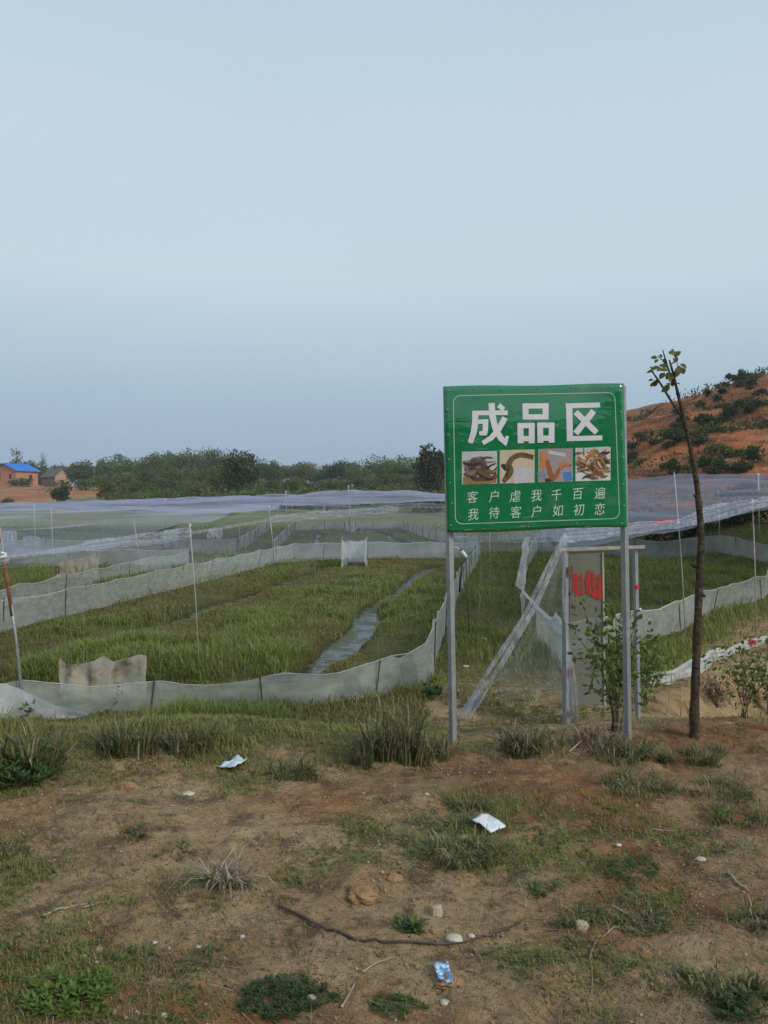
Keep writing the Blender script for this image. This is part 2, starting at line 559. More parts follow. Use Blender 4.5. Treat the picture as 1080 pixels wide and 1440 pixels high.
def inset(P, d):
    A = np.array(P); c = A.mean(0); out = []
    for k in range(len(A)):
        e1 = A[k] - A[k - 1]; e2 = A[(k + 1) % len(A)] - A[k]
        s = np.sign(np.cross(A[1] - A[0], A[2] - A[1]) or 1)
        n1 = np.array([-e1[1], e1[0]]) / np.hypot(*e1); n2 = np.array([-e2[1], e2[0]]) / np.hypot(*e2)
        n = n1 + n2; n /= max(np.hypot(*n), .3)
        area = 0.5 * np.sum(A[:, 0] * np.roll(A[:, 1], -1) - np.roll(A[:, 0], -1) * A[:, 1])
        out.append(A[k] + n * d * (1 if area > 0 else -1))
    return out
for P in POOLS[:4]:
    Q = inset(P, .75)
    g = G().add([(a, b_, -.50) for a, b_ in Q], [tuple(range(len(Q)))])
    area = sum(Q[k][0] * Q[(k + 1) % len(Q)][1] - Q[(k + 1) % len(Q)][0] * Q[k][1] for k in range(len(Q)))
    if area < 0: g.f = [tuple(reversed(f)) for f in g.f]
    tag(g.build('water', M['water']), kind='structure')

# ------------------------------------------------------------------ vegetation builders
def blades(x, y, z, h, wd, lean, az, tint):
    """V, faces, tint: one bent tapering blade per point"""
    n = len(x)
    dx, dy = np.cos(az), np.sin(az)
    ox, oy = -dy * wd / 2, dx * wd / 2
    V = np.empty((n, 5, 3), np.float32)
    V[:, 0] = np.stack([x - ox, y - oy, z], 1)
    V[:, 1] = np.stack([x + ox, y + oy, z], 1)
    mx_, my_, mz = x + dx * h * lean * .32, y + dy * h * lean * .32, z + h * (.60 - .08 * lean)
    V[:, 2] = np.stack([mx_ + ox * .8, my_ + oy * .8, mz], 1)
    V[:, 3] = np.stack([mx_ - ox * .8, my_ - oy * .8, mz], 1)
    V[:, 4] = np.stack([x + dx * h * lean, y + dy * h * lean, z + h * np.maximum(1 - .42 * lean * lean, .08)], 1)
    b = np.arange(n) * 5
    F4 = np.stack([b, b + 1, b + 2, b + 3], 1); F3 = np.stack([b + 3, b + 2, b + 4], 1)
    return V.reshape(-1, 3), F4, F3, np.repeat(tint, 5)

def arcblades(x, y, z, h, wd, lean, az):
    """curved blades of three segments that bow over towards their tips"""
    n = len(x); dx, dy = np.cos(az), np.sin(az); ox, oy = -dy * wd / 2, dx * wd / 2
    V = np.empty((n, 7, 3), np.float32)
    for k, (t, w_) in enumerate(((0, .8), (.4, 1.0), (.75, .7))):
        fx = h * lean * t ** 1.7; fz = h * t * (1 - .42 * lean * t)
        V[:, 2 * k] = np.stack([x + dx * fx - ox * w_, y + dy * fx - oy * w_, z + fz], 1)
        V[:, 2 * k + 1] = np.stack([x + dx * fx + ox * w_, y + dy * fx + oy * w_, z + fz], 1)
    V[:, 6] = np.stack([x + dx * h * lean, y + dy * h * lean, z + h * np.maximum(1 - .62 * lean, .06)], 1)
    b = np.arange(n) * 7
    F4 = np.concatenate([np.stack([b, b + 1, b + 3, b + 2], 1), np.stack([b + 2, b + 3, b + 5, b + 4], 1)]); F3 = np.stack([b + 4, b + 5, b + 6], 1)
    return V.reshape(-1, 3), F4, F3

def leafquads(P, D, Nn, ln, wd):
    """flat pointed leaves: base P, along D, face normal about Nn"""
    D = D / np.linalg.norm(D, axis=1, keepdims=True)
    S = np.cross(D, Nn); S /= np.maximum(np.linalg.norm(S, axis=1, keepdims=True), 1e-6)
    n = len(P)
    V = np.empty((n, 4, 3), np.float32)
    V[:, 0] = P
    V[:, 1] = P + D * (ln * .45)[:, None] + S * (wd / 2)[:, None]
    V[:, 2] = P + D * ln[:, None]
    V[:, 3] = P + D * (ln * .45)[:, None] - S * (wd / 2)[:, None]
    b = np.arange(n) * 4
    return V.reshape(-1, 3), np.stack([b, b + 1, b + 2, b + 3], 1)

def runit(n, rng):
    v = rng.normal(size=(n, 3))
    return v / np.linalg.norm(v, axis=1, keepdims=True)

def leafcloud(n, c, rad, ls, rng, clumps=14, spread=.42, droop=.0):
    """leaves gathered in clumps through an uneven crown"""
    c = np.array(c); rad = np.array(rad)
    cc = runit(clumps, rng) * (rng.random((clumps, 1)) ** .45) * (1 - spread * .6)
    cr = spread * (.55 + .7 * rng.random(clumps))
    k = rng.integers(0, clumps, n)
    u = runit(n, rng) * (rng.random((n, 1)) ** .4)
    q = cc[k] + u * cr[k][:, None]
    P = c + q * rad
    D = u * .8 + rng.normal(size=(n, 3)) * .6; D[:, 2] -= droop
    nn = runit(n, rng); nn[:, 2] = np.abs(nn[:, 2]) + .4
    ln = ls * (.6 + .8 * rng.random(n))
    return leafquads(P, D, nn, ln, ln * .62)

GRASS = [(.045, .065, .018), (.075, .105, .026), (.115, .150, .036), (.150, .165, .050), (.19, .17, .085)]
M['grass'] = leafmat('field grass', [(.205, .148, .074), (.218, .190, .074), (.208, .222, .064), (.205, .255, .060), (.265, .315, .088)], .32, True)
M['weed'] = leafmat('weed leaves', [(.032, .062, .020), (.055, .098, .026), (.090, .140, .034)], .25)
M['weedbright'] = leafmat('bright weed leaves', [(.070, .120, .022), (.105, .170, .030), (.150, .210, .045)], .28)
M['weeddark'] = leafmat('dark weed leaves', [(.030, .052, .020), (.048, .080, .026), (.075, .110, .036)], .25)
M['bladegreen'] = leafmat('green blades', [(.050, .078, .022), (.082, .122, .030), (.125, .160, .042), (.18, .175, .07)], .3)
M['blademix'] = leafmat('green and straw blades', [(.040, .060, .020), (.075, .105, .028), (.12, .13, .045), (.26, .21, .11)], .3)
M['straw'] = leafmat('straw', [(.13, .10, .065), (.21, .17, .11), (.32, .265, .175)], .15)
M['deadgrey'] = leafmat('dead grey straw', [(.17, .135, .10), (.28, .23, .17), (.40, .34, .26)], .1)
M['forest'] = leafmat('wood foliage', [(.034, .048, .017), (.066, .088, .025), (.105, .130, .034), (.150, .165, .044), (.190, .165, .066)], .3, True)
M['bushleaf'] = leafmat('bush leaves', [(.030, .050, .016), (.055, .080, .024), (.090, .115, .036)], .25)
M['bushyellow'] = leafmat('yellow green bush leaves', [(.065, .085, .016), (.10, .12, .022), (.15, .17, .035)], .25)
M['thicket'] = leafmat('thicket leaves', [(.022, .034, .014), (.040, .056, .020), (.066, .082, .028), (.105, .108, .042)], .25)
M['sapleaf'] = leafmat('sapling leaves', [(.075, .095, .026), (.11, .13, .036), (.16, .17, .055)], .4)
M['brownbush'] = leafmat('dry brown bush', [(.07, .05, .035), (.10, .075, .05), (.13, .10, .065)], .1)

# ------------------------------------------------------------------ far wood (one mass) and trees that stand out
SKY_PX = [-250, -60, 0, 60, 110, 150, 200, 260, 330, 355, 375, 420, 470, 520, 560, 590, 640, 700, 760, 860]
SKY_PY = [646, 642, 648, 655, 654, 646, 636, 631, 631, 640, 651, 649, 651, 645, 641, 640, 640, 650, 664, 680]
TV, TQ, TT, TM = [], [], [], []
nv = 0
def crown_np(x, y, z0, z1, rx, n, ls, rng):
    hgt = z1 - z0
    V, F = leafcloud(n, (x, y, z0 + hgt * .56), (rx, rx, hgt * .46), ls, rng, clumps=16, spread=.42)
    return V, F
rngf = np.random.default_rng(5)
for row, (d0, d1, n) in enumerate(((168, 205, 84), (130, 165, 66), (100, 128, 44), (84, 98, 20))):
    for k in range(n):
        px = -150 + (k + rngf.random()) / n * 1010
        D = d0 + (d1 - d0) * rngf.random()
        if px < 108 and D < 215: D = 228 + 22 * rngf.random()
        elif px < 178: D = 160 + 45 * rngf.random()
        if row >= 2 and (px < 150 or px > 640): continue
        x = (px - 540) / FPX * D
        zb = hz(x, D)
        topy = np.interp(px, SKY_PX, SKY_PY) + (rngf.normal() * 3.2 if row == 0 else 8 + 13 * row + 6 * rngf.random())
        if px < 108: topy = np.interp(px, SKY_PX, SKY_PY) + rngf.normal() * 3 + (0 if row < 2 else 8)
        zt = 1.6 + (700 - topy) / FPX * D
        hgt = zt - zb
        if hgt < 1.5: continue
        rx = min(max(hgt * (.45 + .25 * rngf.random()), 2.6), 5.6)
        V, F = crown_np(x, D, zb - .2, zt, rx, int(1500 + 110 * hgt), .40 * D / 180, rngf)
        t = np.full(len(V), np.clip(rngf.normal(.45, .22), 0, 1))
        TV.append(V); TQ.append(F + nv); TT.append(t); TM += [0] * len(F); nv += len(V)
        g = G().tube([(x, D, zb - .3), (x + .2, D, zb + hgt * .6)], [.16, .07], 5, cap=False)
        TV.append(np.array(g.v)); TQ.append(np.array(g.f) + nv); TT.append(np.zeros(len(g.v))); TM += [1] * len(g.f); nv += len(g.v)
# undergrowth along the foot of the wood
for k in range(120):
    px = 60 + 600 * rngf.random(); D = 78 + 40 * rngf.random()
    if px < 160: D = 120 + 90 * rngf.random()
    if px < 150 and rngf.random() < .8: continue
    x = (px - 540) / FPX * D; zb = hz(x, D); h = 1.0 + 1.6 * rngf.random()
    V, F = leafcloud(240, (x, D, zb + h * .45), (h * 1.5, h * 1.2, h * .55), .34, rngf, 8, .5)
    TV.append(V); TQ.append(F + nv); TT.append(np.full(len(V), np.clip(rngf.normal(.55, .25), 0, 1))); TM += [0] * len(F); nv += len(V)
me = npmesh('forest', np.concatenate(TV), [np.concatenate(TQ)], [M['forest'], M['trunkfar']], TM, {'tint': np.concatenate(TT)})
tag(link('forest', me), 'mixed green wood closing the view behind the netted ponds', 'forest', kind='stuff')

def np_obj(name, V, faces, mat, base, parent=None, tint=None, smooth=False, mi=None):
    b = ORIG[parent.name] if parent is not None else np.array(base, float)
    me = npmesh(name, V - b[None].astype(np.float32), faces, mat, mi=mi, attrs={'tint': tint} if tint is not None else None, smooth=smooth)
    return link(name, me, parent, base if parent is None else (0, 0, 0))

def tree(px, topy, D, rx_px, label, mat, n=1500, ls=.35, name='broadleaf_tree', sparse=False, seed=1, cat='tree', frac=.6):
    rng = np.random.default_rng(seed)
    x = (px - 540) / FPX * D; zb = hz(x, D); zt = 1.6 + (700 - topy) / FPX * D
    rx = rx_px / FPX * D; hgt = zt - zb
    root = empty(name, (x, D, zb), label, cat)
    g = G().tube([(x, D, zb - .1), (x + .1 * rx, D, zb + hgt * .45), (x - .08 * rx, D, zb + hgt * .85)], [.022 * hgt, .015 * hgt, .004 * hgt], 6)
    for k in range(7 if not sparse else 11):
        a = 2.4 * k; z0 = zb + hgt * (.3 + .06 * k if not sparse else .35 + .05 * k)
        g.tube([(x, D, z0), (x + math.cos(a) * rx * .45, D + math.sin(a) * rx * .4, z0 + hgt * .12), (x + math.cos(a) * rx * .8, D + math.sin(a) * rx * .7, z0 + hgt * .20)],
               [.009 * hgt, .006 * hgt, .002 * hgt], 4)
    g.build('trunk', M['trunkfar'], root)
    V, F = leafcloud(n, (x, D, zb + hgt * (1 - frac / 2)), (rx, rx, hgt * frac / 2), ls, rng, 14 if not sparse else 9, .42 if not sparse else .3)
    np_obj('crown', V, [F], mat, None, root)
    return root
tree(606, 628, 96, 27, 'dark dense tree crowding the left edge of the green board', M['thicket'], 5200, .36, seed=2, frac=.9)
tree(336, 634, 112, 30, 'tall broad round-crowned tree rising from the middle of the wood', M['bushleaf'], 2600, .40, seed=3, frac=.85)
tree(24, 631, 236, 13, 'thin leafless-looking tree behind the blue roofed house', M['thicket'], 260, .5, 'sparse_tree', True, 4, frac=.7)
tree(61, 635, 236, 7, 'small feathery tree on the skyline right of the blue roof', M['thicket'], 170, .45, 'sparse_tree', True, 5, frac=.7)
tree(352, 634, 118, 9, 'narrow pointed conifer at the right end of the highest treetops', M['thicket'], 900, .35, 'conifer', seed=6, frac=.9)
tree(145, 641, 226, 12, 'flat-topped tree on the skyline right of the grey barn', M['bushleaf'], 900, .5, seed=7, frac=.6)

def bush(px, py, D, w_px, h_px, label, mat, n=900, ls=.2, seed=1, name='bush', clumps=12, group=None):
    rng = np.random.default_rng(seed)
    x = (px - 540) / FPX * D
    zb = hz(x, D); rx = w_px / 2 / FPX * D; h = h_px / FPX * D
    V, F = leafcloud(n, (x, D, zb + h * .46), (rx, rx * .8, h * .54), ls, rng, clumps, .45)
    o = np_obj(name, V, [F], mat, (x, D, zb))
    return tag(o, label, 'bush', group)
bush(88, 697, 112, 32, 30, 'round dark green bush on the orange field below the grey barn', M['bushleaf'], 1500, .3, 11)
bush(30, 680, 190, 36, 14, 'low wide bush in front of the brick gable wall', M['thicket'], 1000, .4, 12)
bush(145, 690, 104, 46, 40, 'olive bush at the left foot of the wood', M['bushyellow'], 1500, .28, 13)
bush(10, 700, 96, 26, 12, 'pale olive scrub at the left edge on the orange field', M['bushyellow'], 500, .25, 14)
bush(612, 690, 82, 24, 24, 'yellow green bush at the foot of the dark tree beside the board', M['bushyellow'], 1200, .22, 15)

# ------------------------------------------------------------------ houses on the left
M['brick'] = basic('red brick wall', (.38, .17, .09), (.47, .235, .13), 1.4, .9, 0, .2)
M['brick2'] = basic('pale brick wall', (.32, .21, .15), (.40, .27, .19), 1.5, .9, 0, .2)
M['bluetin'] = basic('blue sheet roof', (.015, .15, .58), (.02, .18, .64), 1.2, .45)
M['greytile'] = basic('grey tile roof', (.095, .09, .085), (.15, .14, .13), 2, .9, 0, .4)
M['darkopen'] = basic('dark opening', (.02, .018, .016), (.035, .03, .025), 3, .6)
M['concrete'] = basic('concrete', (.33, .32, .30), (.40, .38, .36), 2, .9)

def house(px, D, wd, ln, eave, ridge, rot, name, label, wallm, roofm, over, wins, rib):
    x = (px - 540) / FPX * D; zb = min(hz(x, D), hz(x + 3, D + 3), hz(x - 3, D)) + .05
    root = empty(name, (x, D, zb), label, 'house')
    cr, sr = math.cos(rot), math.sin(rot)
    def P(a, b, z): return (x + a * cr - b * sr, D + a * sr + b * cr, zb + z)
    # a: across the gable (-wd/2..wd/2), b: depth (0 front gable .. ln)
    h = wd / 2
    g = G()
    V = [P(-h, 0, -.6), P(h, 0, -.6), P(h, 0, eave), P(0, 0, ridge), P(-h, 0, eave),
         P(-h, ln, -.6), P(h, ln, -.6), P(h, ln, eave), P(0, ln, ridge), P(-h, ln, eave)]
    g.add(V, [(0, 1, 2, 3, 4), (9, 8, 7, 6, 5), (1, 6, 7, 2), (5, 0, 4, 9)])
    g.build('wall', wallm, root)
    sl = (ridge - eave) / h
    rf = None
    for s in (-1, 1):
        g = G()
        e = h + over
        a0, z0, a1, z1 = 0, ridge + .06, s * e, eave - sl * over + .06
        g.hexa([P(a0, -over, z0), P(a1, -over, z1), P(a1, ln + over, z1), P(a0, ln + over, z0),
                P(a0, -over, z0 + .14), P(a1, -over, z1 + .14), P(a1, ln + over, z1 + .14), P(a0, ln + over, z0 + .14)])
        k = 0
        while rib and k < ln:                                # raised sheet ribs / tile courses
            g.hexa([P(a0, k, z0 + .13), P(a1, k, z1 + .13), P(a1, k + .12, z1 + .13), P(a0, k + .12, z0 + .13),
                    P(a0, k, z0 + .20), P(a1, k, z1 + .20), P(a1, k + .12, z1 + .20), P(a0, k + .12, z0 + .20)])
            k += rib
        rf = g.build('roof', roofm, root)
    for face, u, z, ww, wh, nm in wins:
        g = G(); f = G(); t = .06
        def Q(a, zz, out):
            return P(a, -out, zz) if face == 'front' else P(h + out, a, zz)
        def slab(gg, a0, a1, za, zb_, o0, o1):
            gg.hexa([Q(a0, za, o1), Q(a1, za, o1), Q(a1, za, o0), Q(a0, za, o0), Q(a0, zb_, o1), Q(a1, zb_, o1), Q(a1, zb_, o0), Q(a0, zb_, o0)])
        slab(g, u - ww / 2, u + ww / 2, z, z + wh, -.05, .02)
        wo_ = g.build(nm, M['darkopen'], root)
        slab(f, u - ww / 2 - .12, u + ww / 2 + .12, z - .16, z - .003, -.05, .10)
        f.build('sill' if nm == 'window' else 'threshold', M['concrete'], wo_)
    return root
house(7, 200, 7.6, 7.0, 4.0, 5.7, math.radians(-22), 'brick_house', 'red brick house with a bright blue sheet roof', M['brick'], M['bluetin'], .5,
      [('front', -1.9, 1.8, .9, 1.7, 'window'), ('front', 1.9, 1.8, .8, 1.3, 'window'), ('side', 1.6, .1, 1.0, 2.0, 'door'), ('side', 4.6, 1.6, 1.0, 1.4, 'window')], .8)
house(88, 206, 3.8, 8.5, 2.6, 4.4, math.radians(44), 'grey_barn', 'low barn with grey tiled roof and pale gable beside the brick house', M['brick2'], M['greytile'], .4,
      [('front', 0.0, .1, .9, 1.5, 'door')], .5)

# ------------------------------------------------------------------ thickets on the terraced hill
def thicket(pts, wr, h, label, mat, n, ls, seed, name='thicket', cat='thicket'):
    """a continuous run of scrub along a line of (px, py) points lying on the ground"""
    rng = np.random.default_rng(seed)
    W = []
    for px, py in pts:
        q = gnd(px, py)
        while q[1] > 90:                                    # just over the crest: come back onto the slope
            py += 1.5; q = gnd(px, py)
        W.append(q)
    W = np.array(W)
    seg = np.hypot(*(W[1:, :2] - W[:-1, :2]).T); cum = np.concatenate([[0], np.cumsum(seg)])
    k = max(8, int(cum[-1] / (wr * .38)))
    t = np.linspace(0, cum[-1], k)
    cx = np.interp(t, cum, W[:, 0]) + rng.normal(size=k) * wr * .55
    cy = np.interp(t, cum, W[:, 1]) + rng.normal(size=k) * wr * .7
    cz = H(cx, cy)
    V, Q, nv = [], [], 0
    for i in range(k):
        hh = h * (.3 + .9 * rng.random() ** 1.6); ww = wr * (.35 + .55 * rng.random())
        v, f = leafcloud(n // k, (cx[i], cy[i], cz[i] + hh * .35), (ww, ww, hh * .6), ls, rng, 6, .55)
        V.append(v); Q.append(f + nv); nv += len(v)
    o = np_obj(name, np.concatenate(V), [np.concatenate(Q)], mat, (cx[0], cy[0], cz[0]))
    return tag(o, label, cat)
HT = [
    ([(1012, 540), (1035, 533), (1058, 532)], 1.2, 1.2, 'dark scrub on the crest of the red hill', 'thicket', 3900, 0.21),
    ([(990, 566), (1015, 563), (1045, 562), (1075, 558)], 1.0, .8, 'dark green scrub belt just below the hill crest', 'thicket', 4500, 0.18),
    ([(945, 606), (985, 597), (1030, 590), (1075, 588)], 1.1, .9, 'long dark scrub belt across the middle of the red hill', 'thicket', 6300, 0.18),
    ([(884, 632), (915, 628), (945, 620), (975, 622)], 1.1, .8, 'olive scrub belt running left behind the sapling to the board', 'bushleaf', 5400, 0.17),
    ([(1000, 628), (1025, 634), (1040, 640)], 1.2, 1.0, 'yellow green scrub patch on the lower hill right of the sapling', 'bushyellow', 3300, 0.17),
    ([(985, 664), (1010, 662), (1045, 660), (1085, 658)], 1.1, 1.3, 'dark bushes at the foot of the red hill above the net', 'bushleaf', 5700, 0.17),
    ([(925, 660), (945, 658), (960, 662)], .8, .7, 'small yellow green scrub patch at the hill foot beside the net pole', 'bushyellow', 1950, 0.14),
    ([(886, 577), (905, 575), (925, 572)], .9, .5, 'brown-green scrub on the ridge just right of the board', 'brownbush', 1950, 0.17),
]
for i, (pts, wr, h, lab, mt, n, ls) in enumerate(HT):
    thicket(pts, wr, h, lab, M[mt], n, ls, 50 + i)
# low dry scrub and grass over the terraces (uncountable)
rng = np.random.default_rng(60)
n = 150000
x = rng.uniform(8, 52, n); y = rng.uniform(37, 84, n)
h_, fr_ = hill(x, y)
edge_ = np.clip(sm(.80, .90, fr_) + (1 - sm(.06, .30, fr_)), 0, 1)
cov = (sm(.42, .58, fbm(x * .10, y * .30, 31)) * edge_ * 2.4 + .16 * sm(.5, .62, fbm(x * .3, y * .3, 36))) * sm(.2, .6, h_) * (.15 + .85 * sm(.42, .58, fbm(x * .9, y * .9, 33)))
k = rng.random(n) < cov * .8 + .01
x, y = x[k], y[k]; n = len(x)
P = np.stack([x, y, H(x, y) + .75 * rng.random(n) ** 2], 1)
D = rng.normal(size=(n, 3)); D[:, 2] = np.abs(D[:, 2]) + .3
ln = .16 + .22 * rng.random(n)
V, F = leafquads(P, D, runit(n, rng), ln, ln * .4)
M['hillscrub'] = leafmat('hill scrub', [(.026, .036, .016), (.050, .060, .024), (.085, .085, .034), (.13, .105, .045)], .2, True)
tag(np_obj('hill_scrub', V, [F], M['hillscrub'], (0, 0, 0), tint=np.repeat(fbm(x * .25, y * .25, 34), 4)), 'low olive and brown scrub over the terraces of the red hill', 'scrub', kind='stuff')
# overgrown bank beyond the right pool
rng = np.random.default_rng(77)
def worldrun(line, wr, h, n, ls, label, mat, seed, cat='thicket'):
    rng = np.random.default_rng(seed)
    L_ = np.array(line, float); V, Q, nv = [], [], 0
    k = max(4, int(np.hypot(*(L_[-1] - L_[0])) / (wr * .8)))
    for i in range(k):
        t = i / (k - 1) * (len(L_) - 1); j = min(int(t), len(L_) - 2); f = t - j
        p = L_[j] * (1 - f) + L_[j + 1] * f + rng.normal(size=2) * wr * .25
        z = hz(*p); hh = h * (.6 + .6 * rng.random())
        v, q = leafcloud(n // k, (p[0], p[1], z + hh * .42), (wr, wr, hh * .6), ls, rng, 7, .5)
        V.append(v); Q.append(q + nv); nv += len(v)
    return tag(np_obj('thicket', np.concatenate(V), [np.concatenate(Q)], mat, (L_[0][0], L_[0][1], hz(*L_[0]))), label, cat)
worldrun([(9.4, 27), (11.2, 25.5), (13, 24), (15, 22)], .9, 1.1, 5200, .13, 'dark hedge on the bank behind the right-hand pool under the net', M['thicket'], 78)

# ------------------------------------------------------------------ netting materials
M['net_fence'] = netmat('grey net fence', (.60, .63, .62), .54, .45, 7.0, (1, 1, 2), (.47, .50, .49))
M['net_fence_far'] = netmat('far net fence', (.52, .55, .57), .58, .45, 2.0)
M['hem'] = basic('pale hem cord', (.40, .42, .42), (.48, .50, .50), 10, .8)
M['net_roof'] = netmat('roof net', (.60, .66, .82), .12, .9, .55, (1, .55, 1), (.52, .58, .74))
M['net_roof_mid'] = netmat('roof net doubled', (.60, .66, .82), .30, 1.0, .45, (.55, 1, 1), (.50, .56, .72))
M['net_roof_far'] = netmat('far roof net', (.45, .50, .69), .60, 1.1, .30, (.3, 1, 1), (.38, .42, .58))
M['net_dark'] = netmat('right roof net', (.27, .31, .42), .62, .6, .5, (.5, 1, 1), (.24, .265, .34))
M['net_bundle'] = netmat('gathered net', (.78, .81, .92), .30, 1.5, 22.0, (1, 1, .3), (.66, .70, .80))
M['net_white'] = netmat('white net cloth', (.76, .79, .82), .72, .3, 6.0, (1, 1, 1), (.56, .58, .62))
M['thread'] = basic('net thread', (.34, .37, .39), (.42, .45, .47), 10, .8)

def resample(pts, step):
    A = np.array(pts, float)
    seg = np.hypot(*(A[1:, :2] - A[:-1, :2]).T); cum = np.concatenate([[0], np.cumsum(seg)])
    t = np.linspace(0, cum[-1], max(2, int(cum[-1] / step) + 1))
    return np.stack([np.interp(t, cum, A[:, k]) for k in range(A.shape[1])], 1), t

def net_fence(pts, label, step=.1, stake_gap=1.1, mat='net_fence', rows=6, seed=1, stake_r=.008, hem=.004, sag=.05, wob=.05):
    """pts: (x, y, height above ground)"""
    rng = np.random.default_rng(seed)
    R, t = resample(pts, step)
    n = len(R)
    tx = np.gradient(R[:, 0]); ty = np.gradient(R[:, 1]); l = np.hypot(tx, ty); nx_, ny_ = -ty / l, tx / l
    gz_ = H(R[:, 0], R[:, 1]) - .04
    ph = (t / stake_gap) % 1.0
    top = R[:, 2] - sag * 4 * ph * (1 - ph) + .03 * (vn(t * 2.2, t * 0 + seed, 3) - .5)
    root = empty('net_fence', (R[0, 0], R[0, 1], gz_[0]), label, 'fence')
    V = []
    for r in range(rows):
        f = r / (rows - 1)
        off = wob * (fbm(t * 1.6, t * 0 + f * 1.7 + seed, 7, 3) - .5) * 2 * (.3 + f) + .05 * (1 - f) * (vn(t * 3, t * 0 + 9, seed) - .5) + .035 * (fbm(t * 6.5, t * 0 + f * .6, seed + 11, 2) - .5)
        V.append(np.stack([R[:, 0] + nx_ * off, R[:, 1] + ny_ * off, gz_ + f * (top + .04)], 1))
    topline = V[-1].copy()
    V = np.concatenate(V)
    i = (np.arange(rows - 1)[:, None] * n + np.arange(n - 1)[None]).ravel()
    np_obj('net', V, [np.stack([i, i + 1, i + n + 1, i + n], 1)], M[mat], None, root, smooth=True)
    if hem:
        G().tube([tuple(p) for p in topline[::2]], hem, 5).build('hem_cord', M['hem'], root)
    k = 0.0
    while k <= t[-1]:
        j = int(np.argmin(np.abs(t - k)))
        p = topline[j]; a = rng.normal() * .06; b = rng.normal() * .03
        off = .012
        G().tube([(p[0] - nx_[j] * off + a * .2, p[1] - ny_[j] * off, gz_[j] - .1), (p[0] - nx_[j] * off - a, p[1] - ny_[j] * off + b, p[2] + .02)], stake_r, 5).build('stake', M['dark_stick'], root)
        k += stake_gap * (.85 + .3 * rng.random())
    return root

P1 = POOLS[0]
net_fence([(-6.4, 6.95, .30), (-2.55, 7.02, .30), (-1.6, 7.16, .27), (-0.5, 7.34, .33), (0.14, 7.8, .37), (0.42, 7.95, .50), (0.50, 8.3, .58), (0.6, 9.13, .55),
           (0.88, 11.4, .50), (1.37, 14.9, .48), (3.04, 25.2, .55)], 'grey net fence along the front and right side of the large nearest pool', seed=1, wob=.05)
net_fence([(3.0, 25.1, .52), (0.4, 24.9, .52), (-2.8, 24.6, .52)], 'grey net fence across the back of the large nearest pool', .15, 1.6, 'net_fence_far', 5, 2, .01, .009)
net_fence([(-2.8, 24.6, .5), (-4.3, 16.8, .46), (-5.4, 11.2, .44), (-6.4, 6.95, .40)], 'grey net fence receding along the left side of the large nearest pool', .12, 1.5, 'net_fence', 5, 3, .01, .008, .04)
net_fence([(-6.75, 12.6, .34), (-6.6, 13.7, .34), (-6.4, 16.4, .36), (-6.2, 19.7, .36), (-5.5, 22.4, .42)], 'second pale net fence left of the nearest pool, beyond the grass strip', .12, 1.6, 'net_fence', 5, 4, .01, .008)
net_fence([(-5.5, 22.4, .45), (-8, 22.5, .46), (-10.8, 22.8, .48)], 'net fence across the back of the left-hand pool', .15, 1.8, 'net_fence_far', 5, 5, .01, .009)
net_fence([(-3.7, 26.6, .5), (-5.3, 47, .55)], 'far net fence receding on the right of the two narrow banks', .25, 2.5, 'net_fence_far', 4, 6, .015, .016)
net_fence([(-5.0, 27.0, .5), (-6.7, 46, .55)], 'far net fence receding on the left of the two narrow banks', .25, 2.5, 'net_fence_far', 4, 7, .015, .016)
net_fence([(-5.3, 47, .5), (1.0, 49, .5)], 'farthest net fence closing the middle pool at the back', .3, 2.5, 'net_fence_far', 4, 8, .015, .012)
net_fence([(1.0, 49, .5), (2.0, 38, .55), (3.2, 26.8, .62)], 'net fence along the right side of the far middle pool', .25, 2.0, 'net_fence_far', 4, 9, .015, .016)
net_fence([(-5.0, 27.0, .5), (-11, 27, .5), (-17, 27, .5)], 'far net fence across the front of the left-hand far pool', .25, 2.2, 'net_fence_far', 4, 10, .015, .012)
net_fence([(2.05, 9.0, .50), (2.7, 9.75, .46), (3.76, 10.8, .44), (5.6, 13.2, .44), (7.3, 15.2, .46), (10.4, 21, .5)],
          'grey-green net fence along the front of the right-hand pool behind the sapling', .1, 1.5, 'net_fence', 6, 11, .008, .008, .04, .07)
net_fence([(10.4, 21, .5), (9.8, 23.5, .55), (7.5, 26.5, .6), (5.5, 28.5, .62)], 'grey net fence across the back of the right-hand pool', .2, 1.8, 'net_fence_far', 5, 12, .012, .011)
net_fence([(5.5, 28.5, .6), (3.5, 20, .5), (2.5, 14, .45), (2.12, 12.3, .42)], 'net fence receding along the left side of the right-hand pool', .2, 2.0, 'net_fence_far', 5, 13, .012, .011)

M['patch'] = netmat('dark net patch', (.26, .275, .25), .42, .3, 6.0)
# darker round and straight-edged patches sewn into the front net
for cx_, cy_, rx_, ry_, D_ in ((496, 966, 13, 14, 7.34), (575, 945, 12, 24, 7.72)):
    g = G(); V = [at(cx_ + rx_ * math.cos(a) + 1.5 * math.sin(3 * a), cy_ + ry_ * math.sin(a), D_) for a in np.linspace(0, 2 * math.pi, 25)[:-1]]
    tag(g.add(V, [tuple(range(23, -1, -1))]).build('net_patch', M['patch']), 'round darker patch on the front net fence' if cx_ < 500 else 'tall darker patch on the front net fence near its right corner', 'patch')

